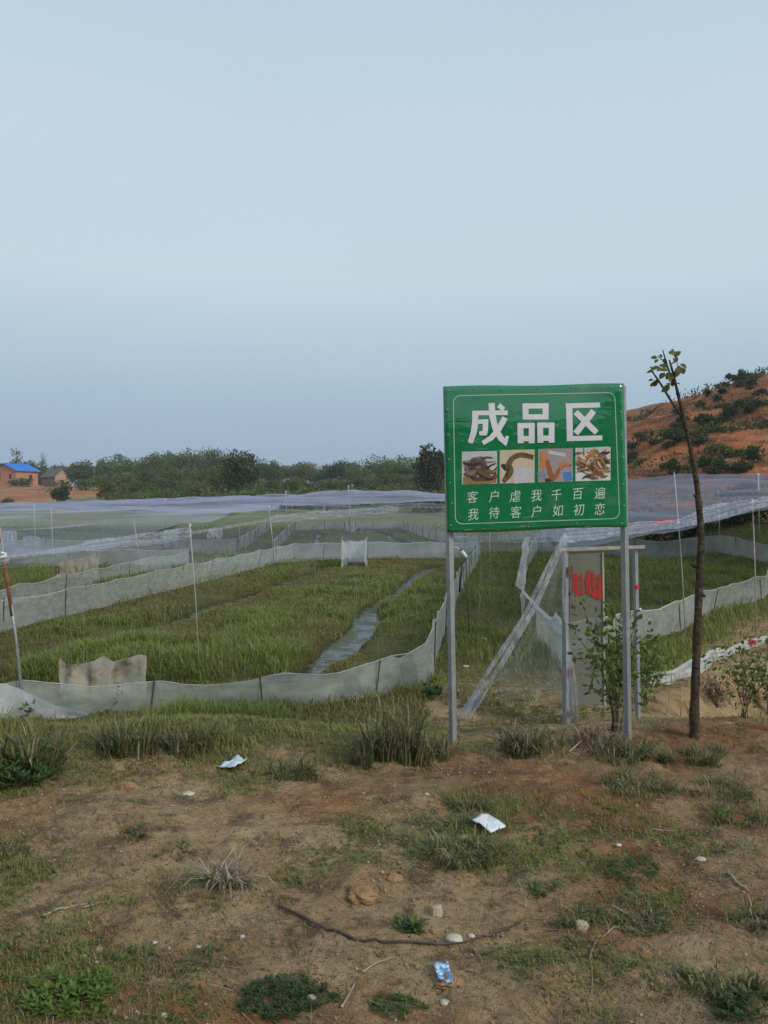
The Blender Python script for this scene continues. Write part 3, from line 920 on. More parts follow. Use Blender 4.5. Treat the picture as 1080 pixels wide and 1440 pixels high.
# ------------------------------------------------------------------ sheets of net
def sheet(name, rows, mat, label, cat='net', nu=60, nv_=40, cell=3.6, sag=.12, rough=.05, seed=0, parent=None):
    """rows: list of rows of (x,y,z) points (front edge first), bilinear between them, sagging between posts"""
    R = [resample_row(r, nu) for r in rows]
    k = len(R)
    V = np.empty((nv_, nu, 3))
    for j in range(nv_):
        t = j / (nv_ - 1) * (k - 1); a = min(int(t), k - 2); f = t - a
        V[j] = R[a] * (1 - f) + R[a + 1] * f
    x, y = V[..., 0], V[..., 1]
    V[..., 2] += -sag * (1 - np.abs(np.sin(np.pi * x / cell + seed)) ** 1.5) * .6 - sag * .8 * np.sin(np.pi * y / (cell * 1.4) + seed) ** 2
    V[..., 2] += rough * (fbm(x * .6, y * .35, seed + 3) - .5) * 2
    i = (np.arange(nv_ - 1)[:, None] * nu + np.arange(nu - 1)[None]).ravel()
    V = V.reshape(-1, 3)
    o = np_obj(name, V, [np.stack([i, i + 1, i + nu + 1, i + nu], 1)], mat, tuple(V[0]), parent, smooth=True)
    if parent is None: tag(o, label, cat)
    return o
def resample_row(r, n):
    A = np.array(r, float)
    cum = np.concatenate([[0], np.cumsum(np.linalg.norm(A[1:] - A[:-1], axis=1))])
    t = np.linspace(0, cum[-1], n)
    return np.stack([np.interp(t, cum, A[:, k]) for k in range(3)], 1)

sheet('bird_net', [[(-3.3, 6.72, 1.08), (-1, 6.6, 1.2), (1.42, 6.35, 1.28)], [(-3.1, 15, 1.30), (0, 15, 1.34), (2.2, 15, 1.40)], [(-3.2, 25.5, 1.42), (0, 25.5, 1.46), (3.4, 25.5, 1.50)]],
      M['net_roof'], 'thin bird net stretched over the large nearest pool', seed=1)
sheet('bird_net', [[(-9.5, 8.0, 1.0), (-3.35, 6.75, 1.08)], [(-11, 16, 1.20), (-3.15, 15, 1.28)], [(-15, 26, 1.22), (-3.25, 25.5, 1.40)]],
      M['net_roof_mid'], 'bluish bird net over the left-hand pool', seed=2, sag=.10, rough=.09)
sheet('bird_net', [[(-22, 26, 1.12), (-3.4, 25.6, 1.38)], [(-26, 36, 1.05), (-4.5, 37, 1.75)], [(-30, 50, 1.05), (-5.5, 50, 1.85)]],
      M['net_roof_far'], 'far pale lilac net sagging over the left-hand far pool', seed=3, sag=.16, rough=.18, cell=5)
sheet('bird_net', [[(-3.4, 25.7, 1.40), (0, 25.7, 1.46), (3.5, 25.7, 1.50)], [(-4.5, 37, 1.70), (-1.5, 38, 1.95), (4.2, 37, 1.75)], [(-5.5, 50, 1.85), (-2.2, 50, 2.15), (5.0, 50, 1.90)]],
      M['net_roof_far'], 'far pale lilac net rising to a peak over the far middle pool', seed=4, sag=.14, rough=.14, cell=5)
sheet('bird_net', [[(1.5, 6.45, 1.28), (3.62, 9.6, 1.28), (4.62, 9.9, 1.55), (7.4, 11.5, 1.80)], [(2.6, 15, 1.38), (6, 16, 1.50), (12, 17, 1.9)],
                   [(4.0, 26, 1.55), (8, 27, 1.75), (17, 27, 2.1)], [(5.3, 38, 2.0), (14, 38, 2.75), (26, 38, 2.75)]],
      M['net_dark'], 'grey bird net rising over the right-hand pool below the red hill', seed=5, sag=.10, rough=.09)
sheet('bird_net', [[(4.3, 32, 1.3), (8, 32, 1.5)], [(4.6, 34, 1.7), (9, 34, 1.9)]], M['net_dark'], 'dark doubled net strip hanging behind the board', seed=6, nu=20, nv_=10, sag=.03)

def bundle(path, wd, mat, label, name='gathered_net', folds=5, seed=0, depth=.5, cat='net'):
    """a length of net pulled together: a folded ribbon following the path; wd a width per path point"""
    rng = np.random.default_rng(seed)
    A = np.array(path, float)
    cum = np.concatenate([[0], np.cumsum(np.linalg.norm(A[1:] - A[:-1], axis=1))])
    n = max(14, int(cum[-1] / .05)); t = np.linspace(0, cum[-1], n)
    C = np.stack([np.interp(t, cum, A[:, k]) for k in range(3)], 1)
    W = np.interp(t, cum, wd)
    T = np.gradient(C, axis=0); T /= np.linalg.norm(T, axis=1, keepdims=True)
    S = np.cross(T, np.array([0, 1.0, 0])); S /= np.maximum(np.linalg.norm(S, axis=1, keepdims=True), .2)
    Nn = np.cross(S, T)
    m_ = folds * 4 + 1
    u = np.linspace(-1, 1, m_)
    V = np.empty((n, m_, 3))
    for j in range(m_):
        wv = 1 + .35 * (fbm(t * 2.5, t * 0 + j * .25, seed, 3) - .5) * 2
        dz = depth * (fbm(t * 1.5 + 7, t * 0 + j * .9, seed + 5, 3) - .5) * 2
        V[:, j] = C + S * (u[j] * W / 2 * wv)[:, None] + Nn * (dz * W)[:, None]
    i = (np.arange(n - 1)[:, None] * m_ + np.arange(m_ - 1)[None]).ravel()
    o = np_obj(name, V.reshape(-1, 3), [np.stack([i, i + 1, i + m_ + 1, i + m_], 1)], mat, tuple(C[-1]), smooth=True)
    return tag(o, label, cat)

# gathered edges and hanging lengths round the gate
M['net_sheer'] = netmat('sheer curtain net', (.66, .69, .76), .13, 1.0, 5.0, (1, 1, .3))
e = gnd(648, 1012)
bundle([at(797, 752, 6.35), at(768, 800, 6.25), at(736, 868, 6.1), at(682, 952, 5.85), (e[0], e[1], e[2] + .02)], [.075, .03, .045, .03, .06], M['net_bundle'],
       'diagonal twisted net strand from the gate top to the left sign post', seed=1, folds=4, depth=.9)
bundle([at(798, 752, 6.36), at(775, 803, 6.27), at(752, 855, 6.12), at(702, 940, 5.85), (e[0] + .05, e[1] + .02, e[2] + .02)], [.05, .035, .03, .04, .09], M['net_bundle'],
       'second thinner net strand beside the diagonal one', seed=21, folds=3, depth=.9)
e = gnd(805, 1015)
bundle([at(797, 755, 6.35), at(792, 830, 6.30), at(799, 900, 6.2), at(803, 960, 6.1), (e[0], e[1], e[2] + .01)], [.03, .025, .035, .09, .15], M['net_bundle'], 'net strand hanging straight down beside the grey gate panel', seed=2)
e = gnd(795, 1008)
bundle([at(780, 885, 6.7), at(782, 950, 6.5), (e[0], e[1], e[2] + .01)], [.05, .07, .11], M['net_sheer'], 'loose net end trailing on the soil left of the gate panel', seed=3)
bundle([at(640, 757, 7.2), at(700, 758, 6.9), at(797, 753, 6.4), at(880, 745, 7.8), at(955, 736, 9.5), at(1005, 722, 9.8), at(1057, 709, 9.9), at(1120, 700, 11)], [.05, .06, .10, .11, .11, .20, .12, .12],
       M['net_bundle'], 'rolled bluish net edge running from the gate to the right-hand posts', seed=4)
bundle([at(-90, 800, 6.8), at(7, 786, 6.7), at(120, 768, 8.2), at(267, 750, 10.0), at(380, 731, 15.0), at(470, 722, 20), at(560, 716, 25)], [.10, .10, .12, .14, .16, .2, .22],
       M['net_bundle'], 'rolled net edge running back from the rusty post on the left', seed=5)
# crumpled fence corner of the right pool
bundle([at(742, 756, 14.5), at(735, 800, 12.6), at(731, 826, 11.8), at(752, 850, 10.4), at(775, 872, 9.4), at(797, 888, 8.9)], [.12, .14, .16, .22, .26, .2], M['net_white'],
       'crumpled pale net top along the left corner of the right-hand pool', seed=6, folds=4)
def drape(top, bot, mat, label, seed, cat='net'):
    T = resample_row(top, 24); B = resample_row(bot, 24)
    V = np.empty((10, 24, 3))
    for j in range(10):
        f = j / 9
        V[j] = T * (1 - f) + B * f
        V[j, :, 1] += .06 * (fbm(np.arange(24) * .5, np.full(24, f * 1.5), seed) - .5) * 2 * f
        V[j, :, 0] += .03 * (fbm(np.arange(24) * .6, np.full(24, f * 2), seed + 3) - .5) * 2
    i = (np.arange(9)[:, None] * 24 + np.arange(23)[None]).ravel()
    o = np_obj('draped_net', V.reshape(-1, 3), [np.stack([i, i + 1, i + 25, i + 24], 1)], mat, tuple(V[-1, 0]), smooth=True)
    return tag(o, label, cat)
drape([at(752, 850, 10.4), at(775, 872, 9.4), at(803, 886, 8.8)], [gnd(757, 905), gnd(778, 930), gnd(806, 962)], M['net_fence'], 'pale net sheet drooping left of the gate panel', 4)
drape([at(-30, 958, 6.85), at(10, 962, 6.85), at(40, 975, 6.8), at(80, 992, 6.8), at(125, 1003, 6.78)], [gnd(-30, 1012), gnd(10, 1011), gnd(40, 1011), gnd(80, 1011), gnd(126, 1009)],
      M['net_white'], 'pale folded net flap slumped at the foot of the front fence, far left', 6)
drape([at(700, 925, 5.9), at(745, 855, 6.12), at(796, 756, 6.36)], [gnd(700, 985), gnd(745, 985), gnd(796, 985)], M['net_sheer'], 'sheer net curtain hanging between the diagonal strand and the gate', 14)
# net laid along the ground on the right
rp = [gnd(905, 968), gnd(945, 962), gnd(985, 950), gnd(1000, 935), gnd(1020, 926), gnd(1050, 912), gnd(1085, 904), gnd(1130, 896)]
bundle([(p[0], p[1], p[2] + .05) for p in rp], [.22, .20, .26, .28, .14, .12, .10, .10], M['net_white'], 'white net rolled along the ground beyond the sapling', seed=9, folds=4, depth=.25)
# loose vertical threads of the nearly invisible curtain over the front
g = G(); rng = np.random.default_rng(3)
for k in range(12):
    f = rng.random(); x = -3.2 + f * 4.5; y = 6.74 - .35 * f
    zt = 1.08 + .2 * f - .08 * 4 * f * (1 - f); zb = hz(x, y)
    wdt = .00035 + .0004 * rng.random(); z0 = zb if rng.random() < .6 else zb + (zt - zb) * rng.random() * .7
    dx = rng.normal() * .03
    g.add([(x - wdt, y, z0), (x + wdt, y, z0), (x + wdt + dx, y, zt), (x - wdt + dx, y, zt)], [(0, 1, 2, 3)])
tag(g.build('net_threads', M['thread']), 'loose vertical threads of the thin front curtain net', 'net', kind='stuff')

# ------------------------------------------------------------------ posts that carry the nets
def post(top, bot, r, mat, label, tie=None, D=None, name='net_post', flag=None, extra=None):
    b = gnd(*bot) if D is None else at(bot[0], bot[1], D)
    if D is not None: b[2] = hz(b[0], b[1])
    t = at(top[0], top[1], b[1])
    root = empty(name, tuple(b), label, 'post', 'posts holding the bird nets')
    G().tube([(b[0], b[1], b[2] - .15), tuple((b + t) / 2 + np.array([.008, 0, 0])), tuple(t)], r, 8).build('pole', mat, root, smooth=True)
    if tie is not None:
        c = b + (t - b) * tie; rr = min(r * 1.7, .028)
        g = G()
        for k in range(5):
            a = k * 1.9
            g.tube([c + np.array([math.cos(a) * rr * .5, math.sin(a) * rr * .5, -.02 + .012 * k]), c + np.array([math.cos(a + 2) * rr, math.sin(a + 2) * rr, .0 + .012 * k]),
                    c + np.array([math.cos(a + 4) * rr * .9, math.sin(a + 4) * rr * .9, .02 + .006 * k])], [rr * .55, rr * .7, rr * .4], 6)
        g.build('net_tie', M['white'], root, smooth=True)
    if flag is not None:
        c = b + (t - b) * flag[0]
        g = G(); dx, dz = flag[1], flag[2]
        pts = [c + np.array([dx * s, .01 * math.sin(5 * s), dz * s + .012 * math.sin(6 * s)]) for s in np.linspace(0, 1, 8)]
        for a, bb in zip(pts[:-1], pts[1:]):
            g.hexa([a + (0, -.002, -.018), bb + (0, -.002, -.018), bb + (0, .002, -.018), a + (0, .002, -.018), a + (0, -.002, .018), bb + (0, -.002, .018), bb + (0, .002, .018), a + (0, .002, .018)])
        g.build('red_ribbon', M['redcloth'], root)
    return root
r0 = post((5, 782), (36, 1004), .014, M['galv'], 'leaning pipe post with a rusty top at the left edge', .985, flag=(1.06, -.02, .10))
b = gnd(36, 1004); t = at(5, 782, b[1])
G().tube([tuple(b + (t - b) * .62 + np.array([.003, 0, 0])), tuple(b + (t - b) * .985)], .0165, 8).build('rusty_sleeve', M['rust'], r0, smooth=True)
G().tube([tuple(b + (t - b) * .97), tuple(at(0, 742, b[1]))], .007, 6).build('rod', M['white_pvc'], r0)
post((267, 739), (281, 940), .0065, M['white_pvc'], 'thin white post standing in the nearest pool with a white tie on top', .985)
post((948, 664), (966, 905), .008, M['white_pvc'], 'thin tall white pole left of the sapling with a red ribbon', .70, flag=(.72, -.36, -.02))
post((1058, 704), (1064, 905), .009, M['bamboo'], 'pale pole near the right edge holding up the net corner', .985)
post((688, 735), (689, 793), .02, M['bamboo'], 'pale pole on the grass path seen under the board', None)
post((72, 713), (75, 818), .011, M['white_pvc'], 'thin post rising behind the stained beige cloth on the left', None)
post((48, 712), (50, 790), .011, M['white_pvc'], 'thin white-capped post at the far left below the orange field', .99)
post((188, 730), (196, 790), .018, M['bamboo'], 'slanting thin pole left of the white hanging square', None)
post((378, 713), (387, 800), .012, M['galv'], 'grey post left of the far middle pool, top in the lilac net', .99)
post((455, 697), (457, 757), .022, M['galv'], 'tall thin far post in the middle of the lilac net', .99)
post((490, 684), (492, 757), .025, M['galv'], 'far post at the peak of the lilac net', .99)
post((402, 690), (403, 757), .022, M['white_pvc'], 'short white far post on the net ridge left of the peak', None)
post((232, 703), (234, 765), .02, M['galv'], 'thin far post above the white hanging square', .99)
post((336, 740), (338, 775), .018, M['bamboo'], 'short pale pole before the left far net fence', None)
post((1010, 690), (1012, 770), .022, M['galv'], 'far grey post under the right-hand net beside the sapling trunk', None)
post((1066, 668), (1068, 760), .022, M['white_pvc'], 'white-topped far post at the right edge above the net', .99)

# ------------------------------------------------------------------ cloths hung in the pools
def clothmat(name, base, stain, amt):
    m, N, L = newmat(name)
    v = objvec(N)
    c = mixc(N, L, base, [x * .86 for x in base], noise(N, L, 9, 5, .6, v, .3, .7))
    c = mixc(N, L, c, stain, noise(N, L, 3.2, 5, .6, v, amt, amt + .16))
    d = N.new('ShaderNodeBsdfDiffuse'); t = N.new('ShaderNodeBsdfTranslucent')
    L.new(c, d.inputs[0]); L.new(c, t.inputs[0])
    x = N.new('ShaderNodeMixShader'); x.inputs[0].default_value = .35
    L.new(d.outputs[0], x.inputs[1]); L.new(t.outputs[0], x.inputs[2])
    o = N.new('ShaderNodeOutputMaterial'); L.new(x.outputs[0], o.inputs[0])
    return m
M['stained'] = clothmat('stained feed cloth', (.46, .43, .35), (.20, .135, .08), .47)
M['beige'] = clothmat('beige feed cloth', (.52, .45, .32), (.34, .25, .15), .58)
M['palecloth'] = clothmat('pale cloth', (.60, .62, .66), (.46, .46, .48), .62)
def cloth(topline, y_bot, D, mat, label, seed, stakes=True):
    T = resample_row([at(px, py, D) for px, py in topline], 28)
    B = T.copy(); x0, x1 = topline[0][0], topline[-1][0]
    V = np.empty((12, 28, 3))
    zb = [max(hz(p[0], p[1]) + .0, at(0, y_bot, D)[2]) for p in T]
    root = empty('hanging_cloth', (T[14][0], T[14][1], hz(T[14][0], T[14][1])), label, 'cloth')
    ix = np.arange(28)
    for j in range(12):
        f = j / 11
        V[j] = T; V[j, :, 2] = T[:, 2] * (1 - f) + np.array(zb) * f
        V[j, :, 1] += .11 * (fbm(ix * .45, np.full(28, f * 1.6), seed) - .5) * 2 * (.4 + f)
        V[j, :, 0] += .02 * (fbm(ix * .35, np.full(28, f * 2), seed + 4) - .5) * 2
    i = (np.arange(11)[:, None] * 28 + np.arange(27)[None]).ravel()
    np_obj('sheet', V.reshape(-1, 3), [np.stack([i, i + 1, i + 29, i + 28], 1)], mat, None, root, smooth=True)
    for k in (1, 14, 26):
        p = T[k]
        G().tube([(p[0], p[1] + .03, hz(p[0], p[1]) - .05), (p[0], p[1] + .03, p[2] + .02)], .006 * D / 8, 5).build('stake', M['dark_stick'], root)
cloth([(84, 924), (95, 934), (120, 933), (135, 928), (146, 922), (158, 931), (175, 926), (195, 920), (206, 922)], 985, 7.55, M['stained'], 'brown-stained pale cloth hung behind the front net fence on the left', 1)
cloth([(80, 792), (95, 788), (120, 784), (138, 778)], 812, 18.5, M['beige'], 'beige cloth hung in the left-hand pool', 2)
cloth([(229, 746), (240, 744), (252, 746)], 770, 27.5, M['palecloth'], 'white hanging square, largest of the pale squares, left of centre', 3)
cloth([(291, 744), (302, 743), (313, 743)], 757, 31, M['palecloth'], 'small pale hanging square right of the largest white one', 4)
cloth([(3, 747), (14, 746), (24, 747)], 768, 28, M['palecloth'], 'pale hanging square at the far left edge', 5)
cloth([(33, 755), (45, 753), (58, 756)], 768, 29, M['palecloth'], 'faint pale hanging square second from the left edge', 6)
cloth([(484, 735), (492, 734), (500, 735)], 748, 44, M['palecloth'], 'small pale hanging square in the far middle pool', 7)
# open white net box at the back of the nearest pool
r = gnd(498, 806); D0 = 22.6
root = empty('net_box', (at(498, 800, D0)[0], D0, hz(at(498, 800, D0)[0], D0)), 'open white net box standing at the back of the nearest pool', 'net box')
xs = [at(p, 800, D0)[0] for p in (481, 516)]
for nm, pts in (('side_net', [(xs[0], D0 - .3), (xs[0] + .1, D0 + 1.4)]), ('side_net', [(xs[1], D0 - .3), (xs[1] - .1, D0 + 1.4)]), ('back_net', [(xs[0] + .1, D0 + 1.4), (xs[1] - .1, D0 + 1.4)])):
    n = 10; V = []
    for j in range(5):
        for k in range(n):
            f = k / (n - 1); x = pts[0][0] * (1 - f) + pts[1][0] * f; y = pts[0][1] * (1 - f) + pts[1][1] * f
            top = (.76 - .26 * f - .10 * f * (1 - f) * 4 if nm == 'side_net' else .50 + .015 * math.sin(9 * f))
            V.append((x + .03 * math.sin(j * 2 + k), y, -.55 + (top + .25) * j / 4 + .1))
    V = np.array(V); i = (np.arange(4)[:, None] * n + np.arange(n - 1)[None]).ravel()
    np_obj(nm, V, [np.stack([i, i + 1, i + n + 1, i + n], 1)], M['net_white'], None, root, smooth=True)
for x, y in ((xs[0], D0 - .3), (xs[1], D0 - .3), (xs[0] + .1, D0 + 1.4), (xs[1] - .1, D0 + 1.4)):
    G().tube([(x, y, hz(x, y) - .1), (x, y, .36)], .012, 6).build('stake', M['white_pvc'], root)

# short stake with a bent hose and bottle behind the left sign post
b = gnd(660, 893); root = empty('short_post', tuple(b), 'short dark post with a white fitting and dark cap beside the left sign post', 'post')
t = at(655, 785, b[1])
G().tube([(b[0], b[1], b[2] - .1), tuple(t)], .010, 8).build('pole', M['dark_stick'], root, smooth=True)
G().tube([tuple(at(646, 832, b[1])), tuple(at(650, 790, b[1]))], .014, 8).build('side_tube', M['black'], root, smooth=True)
cb = G(); c0, c1 = at(649, 774, b[1] - .02), at(656, 784, b[1] - .05)
cb.tube([tuple(c0), tuple((c0 + c1) / 2), tuple(c1)], [.020, .026, .024], 10)
hb = cb.build('white_fitting', M['white'], root, smooth=True)
G().tube([tuple(c0 + np.array([-.012, 0, .018])), tuple(c0 + np.array([.004, -.002, -.002]))], [.016, .022], 10).build('dark_cap', M['black'], hb, smooth=True)
G().tube([tuple(at(637, 770, b[1])), tuple(at(643, 770, b[1])), tuple(at(647, 774, b[1]))], .007, 6).build('bracket', M['white'], root, smooth=True)

# ------------------------------------------------------------------ gate in the net
GD = 6.5
b = gnd(800, 988)
root = empty('gate', (b[0], b[1], b[2]), 'makeshift gate with grey metal door panel, wooden lintel and red scrawl', 'gate')
def bar(p0, p1, sx_, sy_, name, mat, parent, rz=0.0):
    p0 = np.array(p0); p1 = np.array(p1)
    c, s = math.cos(rz), math.sin(rz)
    P = []
    for p in (p0, p1):
        for a, b_ in ((-1, -1), (1, -1), (1, 1), (-1, 1)):
            ax, ay = a * sx_ / 2, b_ * sy_ / 2
            P.append((p[0] + ax * c - ay * s, p[1] + ax * s + ay * c, p[2]))
    return G().hexa(P).build(name, mat, parent)
pl0 = at(797, 990, GD); pl0[2] = hz(pl0[0], pl0[1]) - .1
bar(pl0, at(795, 773, GD), .045, .045, 'post', M['galv'], root, .6)
pr0 = at(898, 975, GD + .1); pr0[2] = hz(pr0[0], pr0[1]) - .1
bar(pr0, at(893, 774, GD + .1), .032, .032, 'post', M['galv'], root, .5)
a0, a1 = at(789, 773, GD - .03), at(906, 769, GD + .07)
G().hexa([a0 + (0, -.02, -.012), a1 + (0, -.02, -.012), a1 + (0, .02, -.012), a0 + (0, .02, -.012), a0 + (0, -.02, .012), a1 + (0, -.02, .012), a1 + (0, .02, .012), a0 + (0, .02, .012)]).build('lintel', M['wood_grey'], root)
M['door'] = netmat('dirty clear plastic door sheet', (.27, .27, .245), .60, .5, 3.0, (1, 1, .6), (.30, .30, .26))
q = [at(803, 992, GD - .02), at(851, 992, GD + .02), at(848, 777, GD + .02), at(801, 779, GD - .02)]
th = np.array([0, .012, 0])
g = G().hexa([q[0], q[1], q[1] + th, q[0] + th, q[3], q[2], q[2] + th, q[3] + th])
panel = g.build('door_panel', M['door'], root)
bar(at(850.5, 992, GD + .015), at(847.5, 777, GD + .015), .014, .022, 'edge_strip', M['wood_grey'], panel)
for py in (802, 946):
    c = at(802, py, GD - .045)
    G().box(c, (.035, .02, .07)).build('hinge', M['rust'], panel)
G().box(at(852, 877, GD - .02), (.02, .03, .035)).build('latch', M['black'], panel)
g = G(); rng = np.random.default_rng(12)
def dstroke(g, pts, w_, D, off, m=0):
    """flat brush stroke on an upright face, points in photo pixels"""
    A = [np.array(p, float) for p in pts]
    Vv = []
    for k, p in enumerate(A):
        t_ = A[min(k + 1, len(A) - 1)] - A[max(k - 1, 0)]; t_ = t_ / (np.hypot(*t_) or 1)
        n_ = np.array([-t_[1], t_[0]]); ww = w_[k] if isinstance(w_, (list, tuple)) else w_
        for s in (-1, 1):
            u = p + n_ * ww / 2 * s
            Vv.append(at(u[0], u[1], D(u[0]) - off if callable(D) else D - off))
    F = [(2 * k, 2 * k + 2, 2 * k + 3, 2 * k + 1) for k in range(len(A) - 1)]
    g.add(Vv, F, m)
dd = lambda px: GD - .02 + .04 * (px - 803) / 48
so = .003
for pts, ww in (([(805, 806), (808, 818), (806, 832)], [3, 5, 3]), ([(806, 812), (814, 810), (819, 816)], [3, 4, 2]), ([(811, 806), (812, 822), (810, 838)], [3, 4, 3]), ([(804, 829), (813, 832), (820, 837)], [3, 5, 4]),
                ([(818, 806), (818, 822), (819, 838)], [2, 3, 3]), ([(828, 802), (827, 818), (828, 836)], [4, 8, 5]), ([(823, 818), (832, 815), (838, 818)], [4, 6, 4]), ([(824, 831), (833, 835), (845, 841)], [4, 7, 8]),
                ([(834, 803), (835, 820), (838, 836)], [3, 5, 6]), ([(843, 806), (843, 822), (844, 842)], [3, 6, 7]), ([(839, 812), (845, 811), (847, 813)], [3, 4, 3])):
    dstroke(g, [(a + rng.normal() * .4, b_ + rng.normal() * .6) for a, b_ in pts], ww, dd, so)
    so += .0004
g.build('red_scrawl', M['red'], panel)
g = G(); so = .001
G().box(at(896, 825, GD + .07), (.03, .03, .03)).build('red_tape', M['redcloth'], root)
G().tube([at(899, 856, GD + .06), at(901, 860, GD + .05)], .014, 8).build('white_knot', M['white'], root, smooth=True)

# ------------------------------------------------------------------ the green board
SD = 5.05
m, N, L = newmat('green printed board')
v = objvec(N)
c = mixc(N, L, (.0005, .150, .050), (.0008, .170, .058), noise(N, L, 4, 4, .5, v, .3, .7))
mp = N.new('ShaderNodeMapping'); mp.inputs['Scale'].default_value = (7, 1, 34); L.new(v, mp.inputs[0])
sp = N.new('ShaderNodeSeparateXYZ'); L.new(v, sp.inputs[0])
low = N.new('ShaderNodeMapRange'); L.new(sp.outputs['Z'], low.inputs[0])
low.inputs['From Min'].default_value = 1.40; low.inputs['From Max'].default_value = 1.50
low.inputs['To Min'].default_value = 1.0; low.inputs['To Max'].default_value = 0.0; low.clamp = True
c = mixc(N, L, c, (.42, .45, .30), math_(N, L, 'MULTIPLY', noise(N, L, 1.0, 5, .6, mp.outputs[0], .60, .70), low.outputs[0]))
c = mixc(N, L, c, (.20, .27, .19), math_(N, L, 'MULTIPLY', noise(N, L, 5.5, 8, .75, v, .50, .72), .22))     # dust film
p = N.new('ShaderNodeBsdfPrincipled'); L.new(c, p.inputs['Base Color'])
wm_ = N.new('ShaderNodeMapping'); wm_.inputs['Scale'].default_value = (3.5, 1, 9); L.new(v, wm_.inputs[0])
wb = N.new('ShaderNodeBump'); wb.inputs['Strength'].default_value = .25; wb.inputs['Distance'].default_value = .01
L.new(noise(N, L, 1.3, 3, .5, wm_.outputs[0]), wb.inputs['Height']); L.new(wb.outputs[0], p.inputs['Normal']); L.new(wb.outputs[0], p.inputs['Coat Normal'])
p.inputs['Roughness'].default_value = .25; p.inputs['Specular IOR Level'].default_value = .2
p.inputs['Coat Weight'].default_value = 1.0; p.inputs['Coat Roughness'].default_value = .03; p.inputs['Coat IOR'].default_value = 1.85
o_ = N.new('ShaderNodeOutputMaterial'); L.new(p.outputs[0], o_.inputs[0])
M['board'] = m
def print_mat(name, c1, c2, sc=40):
    return basic('print ' + name, c1, c2, sc, .3, 0, 0, .5)
M['letter'] = print_mat('white lettering', (.66, .66, .70), (.60, .60, .64), 8)

def warp(px, py):
    """how the thin sheet bulges off its frame, metres towards the viewer"""
    u, v_ = (px - 623) / 256, (py - 540) / 206
    return .006 * math.sin(math.pi * u) * math.sin(math.pi * v_) + .022 * (1.1 - .7 * v_) * (float(fbm(u * 2.3, v_ * 1.9, 61, 2)) - .5) + .008 * (float(vn(u * 5, v_ * 3.5, 62)) - .5)
def S(px, py, n=0.0):
    return at(px, py, SD - warp(px, py) - n)
bs = gnd(758, 1053)
sign = empty('notice_board', (bs[0], bs[1], hz(bs[0], bs[1])), 'green Chinese notice board on two steel posts', 'notice board')
def quadpx(u, v_):
    t = np.array([623, 543.5]) * (1 - u) + np.array([877, 539.5]) * u
    b = np.array([629, 749]) * (1 - u) + np.array([882, 741]) * u
    q = t * (1 - v_) + b * v_
    q[1] += 1.2 * math.sin(u * 6.5) * v_ - .8 * math.sin(u * 9) * (1 - v_)
    return q
nu_, nv_ = 44, 36
V = []; F = []
for side in (0, 1):
    for j in range(nv_):
        for i in range(nu_):
            q = quadpx(i / (nu_ - 1), j / (nv_ - 1)); V.append(S(q[0], q[1], -.006 * side))
def vi(s, j, i): return s * nu_ * nv_ + j * nu_ + i
for j in range(nv_ - 1):
    for i in range(nu_ - 1):
        F.append((vi(0, j, i), vi(0, j + 1, i), vi(0, j + 1, i + 1), vi(0, j, i + 1)))
        F.append((vi(1, j, i), vi(1, j, i + 1), vi(1, j + 1, i + 1), vi(1, j + 1, i)))
for i in range(nu_ - 1):
    F.append((vi(0, 0, i), vi(0, 0, i + 1), vi(1, 0, i + 1), vi(1, 0, i)))
    F.append((vi(0, nv_ - 1, i + 1), vi(0, nv_ - 1, i), vi(1, nv_ - 1, i), vi(1, nv_ - 1, i + 1)))
for j in range(nv_ - 1):
    F.append((vi(0, j + 1, 0), vi(0, j, 0), vi(1, j, 0), vi(1, j + 1, 0)))
    F.append((vi(0, j, nu_ - 1), vi(0, j + 1, nu_ - 1), vi(1, j + 1, nu_ - 1), vi(1, j, nu_ - 1)))
g = G().add(V, F)
board = g.build('board_panel', M['board'], sign, smooth=False)
board.data.polygons.foreach_set('use_smooth', [True] * (2 * (nu_ - 1) * (nv_ - 1)) + [False] * (len(F) - 2 * (nu_ - 1) * (nv_ - 1)))
for (tx_, ty_), (bx_, by_) in (((628.5, 545), (638, 1060)), (((874.5), 542), (884, 1056))):
    t = at(tx_, ty_, SD + .055); bt = at(bx_, by_, SD + .055); bt[2] = hz(bt[0], bt[1]) - .2
    bar(bt, t, .035, .035, 'post', M['galv'], sign, .62)
for y0, y1 in ((556, 552), (645, 640), (738, 731)):
    a0, a1 = at(632, y0, SD + .022), at(873, y1, SD + .022)
    G().hexa([a0 + (0, -.006, -.012), a1 + (0, -.006, -.012), a1 + (0, .006, -.012), a0 + (0, .006, -.012), a0 + (0, -.006, .012), a1 + (0, -.006, .012), a1 + (0, .006, .012), a0 + (0, .006, .012)]).build('rail', M['galv'], sign)
def sstroke(g, pts, w_, n, m=0, closed=False):
    A = [np.array(p, float) for p in pts]; K = len(A); Vv = []
    for k, p in enumerate(A):
        pr = A[k - 1] if (k or closed) else p; nxp = A[(k + 1) % K] if (k < K - 1 or closed) else p
        d1 = p - pr; d2 = nxp - p
        d1 = d1 / (np.hypot(*d1) or 1); d2 = d2 / (np.hypot(*d2) or 1)
        t_ = d1 + d2; t_ = t_ / (np.hypot(*t_) or 1); n_ = np.array([-t_[1], t_[0]])
        ref = d1 if np.hypot(*d1) > .5 else d2
        co = max(abs(np.dot(n_, np.array([-ref[1], ref[0]]))), .6)
        ww = w_[k] if isinstance(w_, (list, tuple)) else w_
        for s in (-1, 1):
            u = p + n_ * ww / 2 * s / co
            Vv.append(S(u[0], u[1], n))
    F = [(2 * k, 2 * k + 2, 2 * k + 3, 2 * k + 1) for k in range(K - 1)]
    if closed: F.append((2 * K - 2, 0, 1, 2 * K - 1))
    g.add(Vv, F, m)
